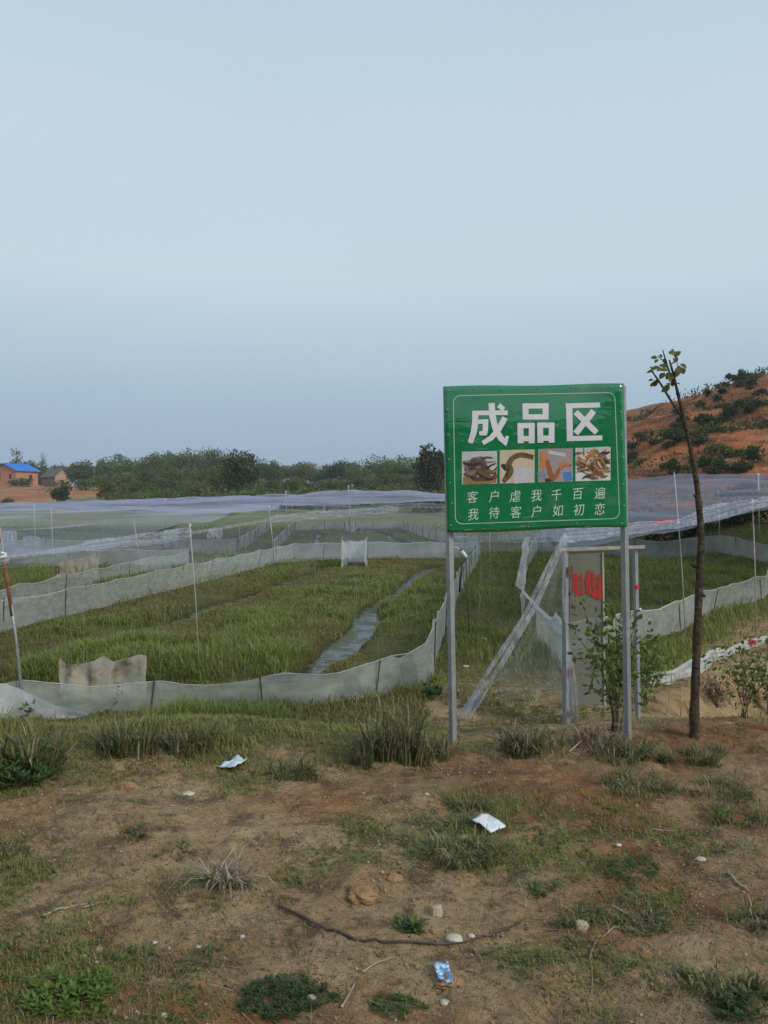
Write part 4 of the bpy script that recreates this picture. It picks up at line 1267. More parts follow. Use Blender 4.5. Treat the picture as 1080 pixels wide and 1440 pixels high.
def sub(a, b_, k): return [np.array(a) * (1 - t) + np.array(b_) * t for t in np.linspace(0, 1, k)]
# thin white border with rounded corners
cx4 = [(637.5, 556.5), (864.5, 552), (871.5, 729), (640.5, 737)]
path = []
for k in range(4):
    c = np.array(cx4[k]); pv = np.array(cx4[k - 1]); nxv = np.array(cx4[(k + 1) % 4])
    d1 = (pv - c) / np.hypot(*(pv - c)); d2 = (nxv - c) / np.hypot(*(nxv - c))
    for t in np.linspace(0, 1, 7):
        path.append((1 - t) ** 2 * (c + d1 * 10) + 2 * t * (1 - t) * (c + d1 * .8 + d2 * .8) + t * t * (c + d2 * 10))
    path += sub(c + d2 * 12, nxv - d2 * 12, 14)
g = G(); sstroke(g, path, .95, .0012, closed=True)
M['border'] = print_mat('pale border line', (.45, .58, .48), (.36, .52, .40), 12)
g.build('border_line', M['border'], sign)
# headline
def Hc(cx_, cy_): return (640 + cx_ * .2037, 555 + cy_ * .2037)
def headline(strokes, name='headline_character'):
    g = G(); n = .0016
    for pts, wd_ in strokes:
        P_ = [Hc(*p) for p in pts]; PP = []
        for a, b_ in zip(P_[:-1], P_[1:]): PP += sub(a, b_, 5)[:-1]
        PP.append(P_[-1])
        ws = wd_ if not isinstance(wd_, (list, tuple)) else list(np.interp(np.linspace(0, len(P_) - 1, len(PP)), range(len(P_)), wd_))
        ws = [q * .2037 for q in ws] if isinstance(ws, list) else ws * .2037
        sstroke(g, PP, ws, n); n += .00025
    return g.build(name, M['letter'], sign)
headline([([(118, 127), (363, 124)], 32), ([(139, 118), (138, 200), (128, 262), (104, 334)], [42, 42, 42, 34]), ([(150, 187), (229, 184)], 30),
          ([(210, 178), (209, 240), (204, 264), (166, 268)], [38, 38, 36, 26]), ([(252, 58), (256, 140), (278, 232), (315, 300), (346, 330), (362, 285)], [44, 44, 42, 40, 32, 20]),
          ([(345, 158), (300, 240), (250, 298), (190, 334)], [40, 38, 36, 30]), ([(300, 72), (336, 104)], 34)])
def box_strokes(x0, y0, x1, y1, tv, th_, ext=0, by=None):
    by = by or y1 - th_ / 2
    return [([(x0 + tv / 2, y0), (x0 + tv / 2 + 2, y1 + ext)], tv), ([(x1 - tv / 2, y0), (x1 - tv / 2, y1 + ext)], tv), ([(x0, y0 + th_ / 2), (x1, y0 + th_ / 2 - 1)], th_), ([(x0 + 3, by), (x1 - 2, by - 1)], th_)]
headline(box_strokes(465, 60, 645, 172, 41, 36) + box_strokes(430, 196, 549, 335, 41, 36, 0, 304) + box_strokes(567, 193, 686, 331, 40, 36, 0, 301))
headline([([(764, 77), (1000, 71)], 34), ([(787, 62), (793, 320)], 43), ([(771, 304), (1016, 298)], 34), ([(832, 120), (977, 262)], 40), ([(957, 112), (832, 268)], 42)])
# slogan characters
M['slogan'] = print_mat('pale slogan', (.58, .68, .62), (.50, .62, .55), 12)
dg = None
row1 = [(110, 355), (245, 350), (380, 350), (515, 345), (643, 342), (780, 335), (915, 330)]
row2 = [(115, 465), (248, 455), (385, 450), (513, 445), (650, 440), (785, 435), (915, 430)]
chars = list(zip('客户虐我千百遍', row1)) + list(zip('我待客户如初恋', row2))
fobs = []
for ch, _ in chars:
    fc = bpy.data.curves.new('character', 'FONT'); fc.body = ch; fc.size = 1.0; fc.resolution_u = 3; fc.shear = .16; fc.offset = -.004
    fo = bpy.data.objects.new('character', fc); COL.objects.link(fo); fobs.append(fo)
dg = bpy.context.evaluated_depsgraph_get(); dg.update()
for fo, (ch, (cx_, cy_)) in zip(fobs, chars):
    tm = bpy.data.meshes.new_from_object(fo.evaluated_get(dg))
    A = np.array([v_.co[:2] for v_ in tm.vertices]); FF = [tuple(p_.vertices) for p_ in tm.polygons]
    mid = (A.min(0) + A.max(0)) / 2; A = (A - mid)
    sc_ = 17.5
    px0, py0 = 640 + cx_ * .2222, 620 + cy_ * .2222
    th_ = math.radians(4)
    R_ = np.stack([A[:, 0] * math.cos(th_) - A[:, 1] * math.sin(th_), A[:, 0] * math.sin(th_) + A[:, 1] * math.cos(th_)], 1)
    G().add([S(px0 + a * sc_ * .92, py0 - b_ * sc_ * 1.02, .0013) for a, b_ in R_], FF).build('slogan_character', M['slogan'], sign)
    bpy.data.meshes.remove(tm)
for fo in fobs:
    fc = fo.data; bpy.data.objects.remove(fo); bpy.data.curves.remove(fc)
# printed photographs
PM = {k: print_mat(k, *v_) for k, v_ in {
    'pale': ((.50, .51, .54), (.42, .42, .45)), 'tan': ((.30, .18, .09), (.22, .13, .07)), 'eel': ((.075, .045, .038), (.13, .085, .07)), 'eel_light': ((.17, .12, .11), (.22, .17, .15)),
    'beige': ((.46, .38, .27), (.52, .45, .34)), 'eel_olive': ((.10, .065, .03), (.17, .11, .05)), 'dark': ((.03, .025, .02), (.05, .04, .03)), 'mauve': ((.27, .23, .24), (.33, .28, .29)),
    'skin': ((.40, .17, .06), (.46, .22, .09)), 'rust': ((.26, .08, .03), (.32, .11, .04)), 'blue': ((.04, .17, .45), (.06, .2, .5)), 'bluegrey': ((.16, .2, .27), (.2, .25, .32)),
    'plate': ((.60, .60, .62), (.54, .54, .56)), 'meat': ((.18, .06, .035), (.26, .10, .05)), 'green': ((.22, .25, .06), (.16, .2, .05)), 'orange': ((.48, .2, .06), (.42, .16, .05))}.items()}
def photo(x0, y0, x1, y1, dy, bg, items, name='printed_photo'):
    """a flat print: background and shapes; u right, v down in 0..1"""
    mats = [PM[bg]]; idx = {bg: 0}
    g = G()
    def pp(u, v_): return (x0 + (x1 - x0) * u, y0 + (y1 - y0) * v_ + dy * u)
    for i in range(8):
        for j in range(8):
            g.add([S(*pp((i + a) / 8, (j + b_) / 8), .0014) for a, b_ in ((0, 1), (1, 1), (1, 0), (0, 0))], [(0, 1, 2, 3)])
    n = .0017
    for mk, pts, wd_ in items:
        if mk not in idx: idx[mk] = len(mats); mats.append(PM[mk])
        PP = []
        K = len(pts)
        for t in np.linspace(0, K - 1, max(2, (K - 1) * 4 + 1)):     # smooth path through the points
            k = min(int(t), K - 2); f = t - k
            p0, p1, p2, p3 = (np.array(pts[max(k - 1, 0)]), np.array(pts[k]), np.array(pts[k + 1]), np.array(pts[min(k + 2, K - 1)]))
            PP.append(.5 * ((2 * p1) + (-p0 + p2) * f + (2 * p0 - 5 * p1 + 4 * p2 - p3) * f * f + (-p0 + 3 * p1 - 3 * p2 + p3) * f ** 3))
        PP = [pp(*np.clip(q, .02, .98)) for q in PP]
        ws = list(np.interp(np.linspace(0, 1, len(PP)), np.linspace(0, 1, len(wd_)), wd_)) if isinstance(wd_, (list, tuple)) else [wd_] * len(PP)
        sstroke(g, PP, [q * (x1 - x0) for q in ws], n, idx[mk]); n += .00012
    return g.build(name, mats, sign)
rng = np.random.default_rng(8)
it = [('tan', [(0.03, .88), (.5, .9), (.97, .87)], .2)]
for k in range(20):
    y0 = .22 + .5 * rng.random(); x0 = rng.random() * .35
    pts = [(x0, y0)]
    for q in range(4): pts.append((pts[-1][0] + .18 + .05 * rng.normal(), np.clip(pts[-1][1] + .16 * rng.normal(), .2, .85)))
    it.append((('eel', 'eel_light', 'eel', 'dark', 'eel_olive')[k % 5], pts, [.05, .09, .09, .06, .02]))
photo(649.5, 635.2, 699, 681.2, -1.2, 'pale', it)
photo(702.7, 633.0, 751.8, 679.8, -1.0, 'beige', [('pale', [(.4, .8), (.95, .75)], .42), ('dark', [(.04, .45), (.14, .5), (.2, .62)], [.06, .16, .1]), ('eel_olive', [(.97, .24), (.62, .16), (.38, .24), (.26, .44), (.30, .62), (.22, .8), (.1, .96)], [.14, .15, .15, .17, .2, .18, .1]),
                                                      ('eel', [(.97, .21), (.62, .13), (.42, .2)], [.05, .04, .02]), ('dark', [(.26, .44), (.24, .62), (.16, .8)], [.05, .08, .05])])
photo(756.7, 631.2, 805.5, 678.2, -1.0, 'mauve', [('pale', [(.3, .1), (.8, .2)], .10), ('bluegrey', [(.03, .85), (.2, .75)], .26), ('dark', [(.2, .95), (.45, .93)], .10), ('blue', [(.74, .86), (.97, .82)], .26),
                                                    ('skin', [(.12, .1), (.16, .3), (.1, .6)], [.14, .24, .12]), ('rust', [(.25, .35), (.32, .6), (.40, .86), (.52, .82), (.62, .62), (.78, .5), (.95, .52)], [.1, .14, .16, .14, .1, .08, .06]),
                                                    ('skin', [(.62, .58), (.75, .45), (.9, .5)], [.08, .13, .08])])
it = [('pale', [(.05, .06), (.95, .03)], .1)]
for k in range(80):
    c_ = np.array([.5 + .40 * rng.normal() * .6, .55 + .2 * rng.normal()]); c_ = np.clip(c_, .1, .9); a_ = rng.normal() * .6
    l_ = .08 + .13 * rng.random(); d_ = np.array([math.cos(a_), math.sin(a_)]) * l_
    it.append((('meat', 'orange', 'meat', 'green', 'eel', 'tan', 'orange', 'meat', 'beige', 'dark', 'tan')[k % 11], [c_ - d_, c_ + (rng.normal() * .03, rng.normal() * .03), c_ + d_], [.02, .065, .02]))
photo(809.3, 630.0, 858.6, 676.6, -1.2, 'plate', it)
# rivets round the rim
M['rivet'] = basic('rivet heads', (.16, .24, .18), (.34, .40, .36), 30, .4, .5)
for u, v_ in [(.03, .03), (.17, .02), (.32, .025), (.52, .02), (.71, .02), (.93, .025), (.975, .05), (.02, .16), (.02, .33), (.02, .5), (.025, .66), (.03, .8), (.02, .95), (.98, .2), (.98, .36), (.985, .52), (.985, .7), (.985, .85), (.97, .975), (.2, .975), (.45, .975), (.72, .97)]:
    q = quadpx(u, v_); c = S(q[0], q[1], .001)
    G().tube([tuple(c), tuple(c + np.array([0, -.003, 0])), tuple(c + np.array([0, -.005, 0]))], [.006, .0055, .002], 8).build('rivet', M['rivet'], sign, smooth=True)

# ------------------------------------------------------------------ sapling in front on the right
TD = 5.36
b = gnd(976, 1036); TD = float(b[1])
root = empty('sapling', tuple(b), 'young sapling with a bare thin trunk and a few top leaves', 'sapling')
def smooth_path(pts, k=4):
    out = []; K = len(pts)
    for t in np.linspace(0, K - 1, (K - 1) * k + 1):
        i = min(int(t), K - 2); f = t - i
        p0, p1, p2, p3 = (np.array(pts[max(i - 1, 0)], float), np.array(pts[i], float), np.array(pts[i + 1], float), np.array(pts[min(i + 2, K - 1)], float))
        out.append(.5 * ((2 * p1) + (-p0 + p2) * f + (2 * p0 - 5 * p1 + 4 * p2 - p3) * f * f + (-p0 + 3 * p1 - 3 * p2 + p3) * f ** 3))
    return out
tp = [(976, 1050), (976, 1036), (977, 985), (980, 905), (983, 830), (986, 762), (983, 712), (978, 668), (970, 625), (961, 586), (952, 548), (946, 523), (941, 506)]
tr_ = [7.2, 7.0, 6.2, 5.8, 5.4, 5.0, 4.2, 3.7, 3.2, 2.8, 2.0, 1.6, 1.0]
sp_ = smooth_path([(*at(x, y, TD),) for x, y in tp], 5)
rr = [v_ * TD / FPX * (1 + .07 * math.sin(i * 1.7) + .05 * math.sin(i * .9)) for i, v_ in enumerate(np.interp(np.linspace(0, len(tp) - 1, len(sp_)), range(len(tp)), tr_))]
g = G().tube([tuple(p) for p in sp_], list(rr), 12)
for x, y, sx_, sy_ in ((986, 758, 6, -4), (978, 796, -7, -3), (986, 836, 6, 3), (981, 700, -5, -4), (984, 735, 5, -2)):
    g.tube([tuple(at(x, y, TD)), tuple(at(x + sx_, y + sy_, TD - .01))], [3.4 * TD / FPX, 1.6 * TD / FPX], 7)
g.build('trunk', M['bark'], root, smooth=True)
for pts, r0, r1 in (([(961, 590), (945, 566), (931, 543), (921, 528), (915, 520)], 2.1, .9), ([(950, 541), (941, 522), (935, 503), (932, 492)], 1.7, .6), ([(936, 508), (929, 505), (925, 500)], .8, .5), ([(944, 512), (950, 508), (953, 513)], .8, .5), ([(925, 537), (921, 535)], .8, .4), ([(949, 538), (946, 540), (943, 540)], .8, .4), ([(948, 523), (952, 522)], .7, .4)):
    q = smooth_path([tuple(at(x, y, TD + .01 * i)) for i, (x, y) in enumerate(pts)], 3)
    G().tube([tuple(p) for p in q], list(np.linspace(r0, r1, len(q)) * TD / FPX), 7).build('branch', M['bark'], root, smooth=True)
rng = np.random.default_rng(21)
def leafshape(base, d, side, nrm, ln, wd):
    """a folded pointed oval leaf"""
    V = [base]; F = []
    prof = [(.12, .35), (.35, .95), (.6, 1.0), (.82, .6), (1.0, 0)]
    for t, w_ in prof:
        c = base + d * ln * t - nrm * ln * .18 * t * t
        V += [c - side * wd / 2 * w_ + nrm * wd * .16 * w_, c, c + side * wd / 2 * w_ + nrm * wd * .16 * w_]
    F += [(0, 2, 1), (0, 3, 2)]
    for k in range(len(prof) - 1):
        a = 1 + 3 * k
        F += [(a, a + 1, a + 4, a + 3), (a + 1, a + 2, a + 5, a + 4)]
    return V, F
LF = [(920, 522, 178, 8), (919, 520, 150, 5), (924, 533, 250, 8), (922, 535, 235, 9), (919, 534, 180, 5), (925, 503, 170, 7), (926, 505, 215, 6), (930, 504, 100, 5), (928, 516, 190, 9), (932, 518, 200, 8), (938, 517, 150, 9), (940, 520, 195, 9), (936, 513, 110, 7), (942, 522, 240, 9),
      (944, 524, 260, 10), (945, 500, 75, 8), (947, 502, 40, 9), (946, 503, 300, 7), (943, 499, 110, 5), (951, 510, 100, 7), (953, 513, 300, 9), (955, 516, 270, 11), (953, 518, 250, 10), (958, 517, 310, 9), (956, 512, 330, 8), (942, 540, 225, 11), (944, 540, 190, 6), (951, 539, 350, 4), (947, 533, 265, 8), (935, 524, 220, 9)]
for x, y, ang, ln in LF:
    a = math.radians(ang + rng.normal() * 8)
    d = np.array([math.cos(a), .35 * rng.normal(), math.sin(a)]); d /= np.linalg.norm(d)
    nr = np.array([.3 * rng.normal(), -1, .6 + .3 * rng.normal()]); sd_ = np.cross(d, nr); sd_ /= np.linalg.norm(sd_); nr = np.cross(sd_, d)
    L_ = ln * 1.4 * TD / FPX
    V, F = leafshape(at(x, y, TD + .03 * rng.normal()), d, sd_, nr, L_, L_ * .62)
    G().add(V, F).build('leaf', M['sapleaf'], root, smooth=True)

# ------------------------------------------------------------------ leafy shrubs
def shrub(base, h, rx, nst, nleaf, ls, label, leafm, seed, lean=0.0, name='shrub'):
    rng = np.random.default_rng(seed)
    base = np.array(base, float)
    root = empty(name, tuple(base), label, 'shrub')
    st = G(); P, D = [], []
    for k in range(nst):
        a = 2 * math.pi * k / nst + rng.normal() * .4; rr_ = rx * (.3 + .7 * rng.random()); hh = h * (.65 + .4 * rng.random())
        tip = base + np.array([math.cos(a) * rr_ + lean, math.sin(a) * rr_ * .8, hh])
        mid = base + (tip - base) * np.array([.35, .35, .55]) + rng.normal(size=3) * .02
        pth = smooth_path([tuple(base + rng.normal(size=3) * (.015, .015, 0)), tuple(mid), tuple(tip)], 5)
        st.tube([tuple(p) for p in pth], list(np.linspace(.0042, .0013, len(pth)) * (h / .7)), 5)
        for q in range(nleaf // nst):
            t = .3 + .7 * rng.random() ** .8; i = min(int(t * (len(pth) - 1)), len(pth) - 2)
            off = rng.normal(size=3) * .055 * (h / .7)
            P.append(pth[i] + off); D.append(off + np.array([0, 0, .01]) + rng.normal(size=3) * .02)
    st.build('stems', M['dark_stick'], root, smooth=True)
    P = np.array(P); D = np.array(D); n = len(P)
    nn = runit(n, rng); nn[:, 2] = np.abs(nn[:, 2]) + .5
    ln = ls * (.6 + .7 * rng.random(n))
    V, F = leafquads(P, D, nn, ln, ln * .55)
    np_obj('foliage', V, [F], leafm, None, root)
    return root
M['shrubleaf'] = leafmat('shrub leaves', [(.065, .095, .024), (.110, .155, .036), (.165, .205, .056)], .34)
b = gnd(866, 1028); shrub(b, .80, .34, 13, 620, .052, 'leafy green shrub growing between the gate and the right sign post', M['shrubleaf'], 31, -.06)
b = gnd(906, 992); shrub(b, .62, .24, 8, 380, .050, 'smaller leafy shrub right of the right sign post', M['shrubleaf'], 32, .05)
b = gnd(1048, 1010); shrub(b, .50, .32, 9, 380, .042, 'yellow-green shrub in the hollow right of the sapling', leafmat('yellow shrub leaves', [(.06, .085, .02), (.10, .13, .03), (.16, .19, .05)], .28), 33)
b = gnd(1082, 1005); shrub(b, .56, .28, 8, 360, .046, 'dark shrub cut by the right edge of the view', M['shrubleaf'], 34)
b = gnd(1008, 995); shrub(b, .34, .22, 16, 420, .03, 'brown dead bush at the foot of the rolled white net', M['brownbush'], 35)
b = gnd(166, 1000); shrub(b, .20, .07, 2, 16, .04, 'tiny weed sprig against the front net fence on the left', M['weeddark'], 36, name='weed')
b = gnd(605, 985); shrub(b, .13, .16, 9, 170, .05, 'low green weed at the fence corner left of the sign post', M['weed'], 37, name='weed')
b = gnd(40, 1012); shrub(b, .15, .10, 4, 40, .05, 'small green weed at the foot of the rusty-topped post', M['weed'], 38, name='weed')

# ------------------------------------------------------------------ grasses that cover the field (uncountable)
def infield(n, d0, d1, rng, um=.66):
    D = np.exp(rng.uniform(math.log(d0), math.log(d1), n))
    x = rng.uniform(-um, um, n) * D
    return x, D
def grass_obj(name, x, y, h, wd, lean, tint, label, rng, mat='grass'):
    z = H(x, y) - .01
    V, F4, F3, T = blades(x, y, z, h, wd, lean, rng.uniform(0, 2 * math.pi, len(x)), tint)
    o = np_obj(name, V, [F4, F3], M[mat], (0, 0, 0), tint=T)
    return tag(o, label, 'grass', kind='stuff')
labs = ['bright green grass in the large nearest pool', 'pale green grass in the far middle pool', 'green grass in the left-hand pool', 'grass in the left-hand far pool', 'lush green grass in the right-hand pool']
for k, P in enumerate(POOLS):
    rng = np.random.default_rng(100 + k)
    ymin = min(p_[1] for p_ in P); ymax = max(p_[1] for p_ in P)
    n = (760000, 90000, 80000, 60000, 300000)[k]
    x, y = infield(n, ymin, ymax, rng)
    d = pdist(P, x, y)
    pn = fbm(x * .45, y * .30, 71 + k); pm = fbm(x * 1.6, y * 1.1, 72 + k)
    pq = fbm(x * 2.6 + 5, y * 1.2, 78 + k)
    dens = (sm(.34, .54, pm) * .8 + .2) * (.12 + .88 * sm(.36, .50, pq))
    bed = (d > 1.85)
    keep = (d > .08) & (ditch(k, d, x, y) < .35 + .3 * rng.random(n)) & (rng.random(n) < dens)
    if k == 0:                                   # the swampy brown margins are sparser
        keep &= bed | (rng.random(n) < .75)
    x, y, d, pn, pm = x[keep], y[keep], d[keep], pn[keep], pm[keep]
    lush = sm(.42, .60, .6 * pn + .4 * fbm(x * 1.1, y * .5, 79 + k))
    if k == 0:
        front = np.exp(-((y - 9.6) / 1.3) ** 2) * (d > 1.7)
        lush = np.clip(lush * .75 + front, 0, 1)
    if k == 4: lush = np.clip(lush + .45, 0, 1)
    h = (.045 + .10 * lush) * (.55 + .8 * rng.random(len(x))) * (1 + .012 * y) * (.6 + .6 * pm)
    if k == 0: h = h * (1 + .35 * front)
    tint = np.clip(.10 + .85 * lush * (.45 + .9 * pm) + .16 * rng.normal(size=len(x)), 0, 1)
    grass_obj('pool_grass', x, y, h, .003 + .0008 * y, .35 + .7 * rng.random(len(x)), tint, labs[k], rng)
# banks and paths between the pools
rng = np.random.default_rng(120)
x, y = infield(260000, 6.6, 60, rng)
dm = np.max([pdist(P, x, y) for P in POOLS], axis=0)
keep = (dm < .05) & (rng.random(len(x)) < green_amount(x, y) * (.25 + .9 * sm(.3, .6, fbm(x * 1.2, y * 1.2, 81))))
x, y = x[keep], y[keep]
pn = fbm(x * .8, y * .6, 82)
grass_obj('bank_grass', x, y, (.05 + .12 * sm(.35, .7, pn)) * (.5 + rng.random(len(x))), .0035 + .0010 * y, .3 + .6 * rng.random(len(x)), np.clip(.22 + .6 * sm(.35, .7, pn) + .12 * rng.normal(size=len(x)), 0, 1),
          'short olive grass on the banks and paths between the pools', rng)
# weedy strip along the edge of the bare ground
rng = np.random.default_rng(121)
n = 120000
x = rng.uniform(-4.6, 4.4, n); y = rng.uniform(4.3, 7.0, n)
band = sm(4.55, 5.25, y + .7 * (fbm(x * .9, y * .9, 83) - .5)) * (1 - .8 * sm(6.2, 7.0, y))
clear = 1 - sm(.15, .5, x) * (1 - sm(3.2, 4, x)) * .93
clear = np.maximum(clear, .5 * np.exp(-((x - 1.3) / .9) ** 2 - ((y - 4.75) / .25) ** 2))
clump = sm(.36, .58, fbm(x * 1.9, y * 1.9, 84))
keep = (rng.random(n) < band * clear * (.22 + .78 * clump)) & (np.max([pdist(P, x, y) for P in POOLS], axis=0) < 0)
x, y, clump = x[keep], y[keep], clump[keep]
pn = fbm(x * 1.2, y * 1.2, 85)
tall = .04 + .15 * (.15 + 1.5 * sm(.35, .7, fbm(x * 2.6, y * 2.6, 96))) * clump * np.exp(-((y - 5.12) / .30) ** 2) * (.5 + .5 * sm(-.2, -.8, x))
grass_obj('verge_grass', x, y, tall * (.4 + .95 * rng.random(len(x))), .004 + .006 * rng.random(len(x)), .25 + .8 * rng.random(len(x)), np.clip(.02 + .66 * pn + .27 * rng.normal(size=len(x)), 0, 1),
          'rough mixed grass along the verge between bare ground and pools', rng)
# low foreground grass in loose patches
rng = np.random.default_rng(122)
n = 150000
y = 1.6 + 3.5 * rng.random(n) ** .9; x = rng.uniform(-.62, .62, n) * y
gm = sm(.49, .63, fbm(x * 1.1, y * 1.3, 21)) * (.12 + .9 * sm(.45, .62, fbm(x * 4.5, y * 4.5, 86)))
keep = rng.random(n) < gm * .62 + .025
x, y = x[keep], y[keep]
pn = fbm(x * 1.7, y * 1.7, 87)
grass_obj('short_grass', x, y, (.018 + .045 * pn) * (.5 + rng.random(len(x))), .0022 + .0025 * rng.random(len(x)), .4 + .8 * rng.random(len(x)), np.clip(.30 + .45 * pn + .2 * rng.normal(size=len(x)), 0, 1),
          'short patchy grass on the bare foreground soil', rng)
# straw litter lying on the soil
rng = np.random.default_rng(123)
n = 26000
y = 1.5 + 4.4 * rng.random(n); x = rng.uniform(-.62, .62, n) * y
keep = rng.random(n) < .12 + .88 * sm(.42, .62, fbm(x * 1.5, y * 1.5, 88))
x, y = x[keep], y[keep]; n = len(x)
a = rng.uniform(0, 2 * math.pi, n); l = .015 + .065 * rng.random(n) ** 2.2; wd = .0010 + .0017 * rng.random(n)
x2, y2 = x + np.cos(a) * l, y + np.sin(a) * l
ox, oy = -np.sin(a) * wd / 2, np.cos(a) * wd / 2
z1 = H(x, y) + .004; z2 = H(x2, y2) + .004 + .012 * rng.random(n)
V = np.stack([np.stack([x - ox, y - oy, z1], 1), np.stack([x + ox, y + oy, z1], 1), np.stack([x2 + ox, y2 + oy, z2], 1), np.stack([x2 - ox, y2 - oy, z2], 1)], 1).reshape(-1, 3)
bi = np.arange(n) * 4
tag(np_obj('straw_litter', V, [np.stack([bi, bi + 1, bi + 2, bi + 3], 1)], M['straw'], (0, 0, 0)), 'bits of dry straw scattered over the foreground soil', 'straw', kind='stuff')
# tiny broad leaves creeping over the green patches
rng = np.random.default_rng(126)
n = 110000
y = 1.6 + 3.8 * rng.random(n); x = rng.uniform(-.62, .62, n) * y
k = rng.random(n) < sm(.50, .62, fbm(x * 1.1, y * 1.3, 21)) * sm(.48, .60, fbm(x * 6.5, y * 6.5, 95)) * .8 + .012
x, y = x[k], y[k]; n = len(x)
P = np.stack([x, y, H(x, y) + .002 + .018 * rng.random(n) ** 2], 1)
D = rng.normal(size=(n, 3)); D[:, 2] = .25 + .3 * rng.random(n)
nn = np.tile(np.array([[0, 0, 1.0]]), (n, 1)) + rng.normal(size=(n, 3)) * .35
ln = .007 + .016 * rng.random(n) ** 1.5
V, F = leafquads(P, D, nn, ln, ln * .5)
M['creeper'] = leafmat('creeping leaves', [(.045, .070, .020), (.075, .110, .026), (.115, .150, .036), (.17, .16, .06)], .25)
tag(np_obj('ground_weeds', V, [F], M['creeper'], (0, 0, 0)), 'tiny creeping leaves over the foreground soil', 'weeds', kind='stuff')
# brown dead thatch between the green patches
rng = np.random.default_rng(125)
n = 60000
y = 1.6 + 3.7 * rng.random(n); x = rng.uniform(-.62, .62, n) * y
k = rng.random(n) < .03 + .5 * sm(.46, .60, fbm(x * 1.3 + 9, y * 1.5, 93)) * (.2 + .8 * sm(.42, .6, fbm(x * 5, y * 5, 94)))
x, y = x[k], y[k]; n = len(x)
V, F4, F3 = arcblades(x, y, H(x, y) - .003, .02 + .05 * rng.random(n) ** 1.5, .0012 + .0018 * rng.random(n), .5 + .9 * rng.random(n), rng.uniform(0, 6.283, n))
M['thatch'] = leafmat('brown thatch', [(.06, .045, .03), (.11, .085, .05), (.17, .135, .08), (.25, .20, .125)], .1)
tag(np_obj('dead_thatch', V, [F4, F3], M['thatch'], (0, 0, 0)), 'low brown dead grass between green patches in the foreground', 'grass', kind='stuff')
# pebbles and crumbs
rng = np.random.default_rng(124)
n = 9000
y = 1.5 + 4.0 * rng.random(n) ** 1.1; x = rng.uniform(-.62, .62, n) * y
keep = rng.random(n) < .2 + .8 * sm(.45, .65, fbm(x * 2.1, y * 2.1, 89)); x, y = x[keep], y[keep]; n = len(x)
s = .0025 + .0075 * rng.random(n) ** 3; z = H(x, y) + s * .3
oc = np.array([(1, 0, 0), (0, 1, 0), (-1, 0, 0), (0, -1, 0), (0, 0, .75), (0, 0, -.7)], float)
V = np.stack([x, y, z], 1)[:, None] + oc[None] * s[:, None, None] * (.65 + .7 * rng.random((n, 6, 1)))
of = np.array([(0, 1, 4), (1, 2, 4), (2, 3, 4), (3, 0, 4), (1, 0, 5), (2, 1, 5), (3, 2, 5), (0, 3, 5)])
F = (of[None] + (np.arange(n) * 6)[:, None, None]).reshape(-1, 3)
M['crumb'] = leafmat('soil crumbs and grit', [(.19, .125, .075), (.26, .18, .11), (.31, .23, .15), (.36, .29, .21)], 0.0, rough=.95)
tag(np_obj('grit', V.reshape(-1, 3), [F], M['crumb'], (0, 0, 0), smooth=True), 'fine grit and soil crumbs over the foreground', 'grit', kind='stuff')

# ------------------------------------------------------------------ single tufts and weeds that stand out
def tuft(px, py, R, n, h, label, mat, seed, lean=(.2, .9), wd=(.004, .008), name='grass_tuft', ysq=.7, dry=.34):
    rng = np.random.default_rng(seed)
    c = gnd(px, py)
    m_ = max(3, n // 16)                                    # little sub-tussocks
    a = rng.uniform(0, 2 * math.pi, m_); r = R * np.sqrt(rng.random(m_)) * (.55 + .8 * vn(a * 1.2, a * 0 + seed, 2))
    k = rng.integers(0, m_, n)
    x = c[0] + (np.cos(a) * r)[k] + rng.normal(size=n) * R * .09; y = c[1] + (np.sin(a) * r * ysq)[k] + rng.normal(size=n) * R * .09
    az = np.where(rng.random(n) < .5, a[k] + rng.normal(size=n) * .8, rng.uniform(0, 2 * math.pi, n))
    hs = (.5 + .7 * rng.random(m_))[k]
    V, F4, F3 = arcblades(x, y, H(x, y) - .006, h * hs * (.35 + .8 * rng.random(n)), rng.uniform(*wd, n), rng.uniform(*lean, n), az)
    mi_ = (rng.random(n) < dry).astype(int)
    return tag(np_obj(name, V, [F4, F3], [M[mat], M['straw']], tuple(c), mi=np.concatenate([mi_, mi_, mi_])), label, 'grass', None)
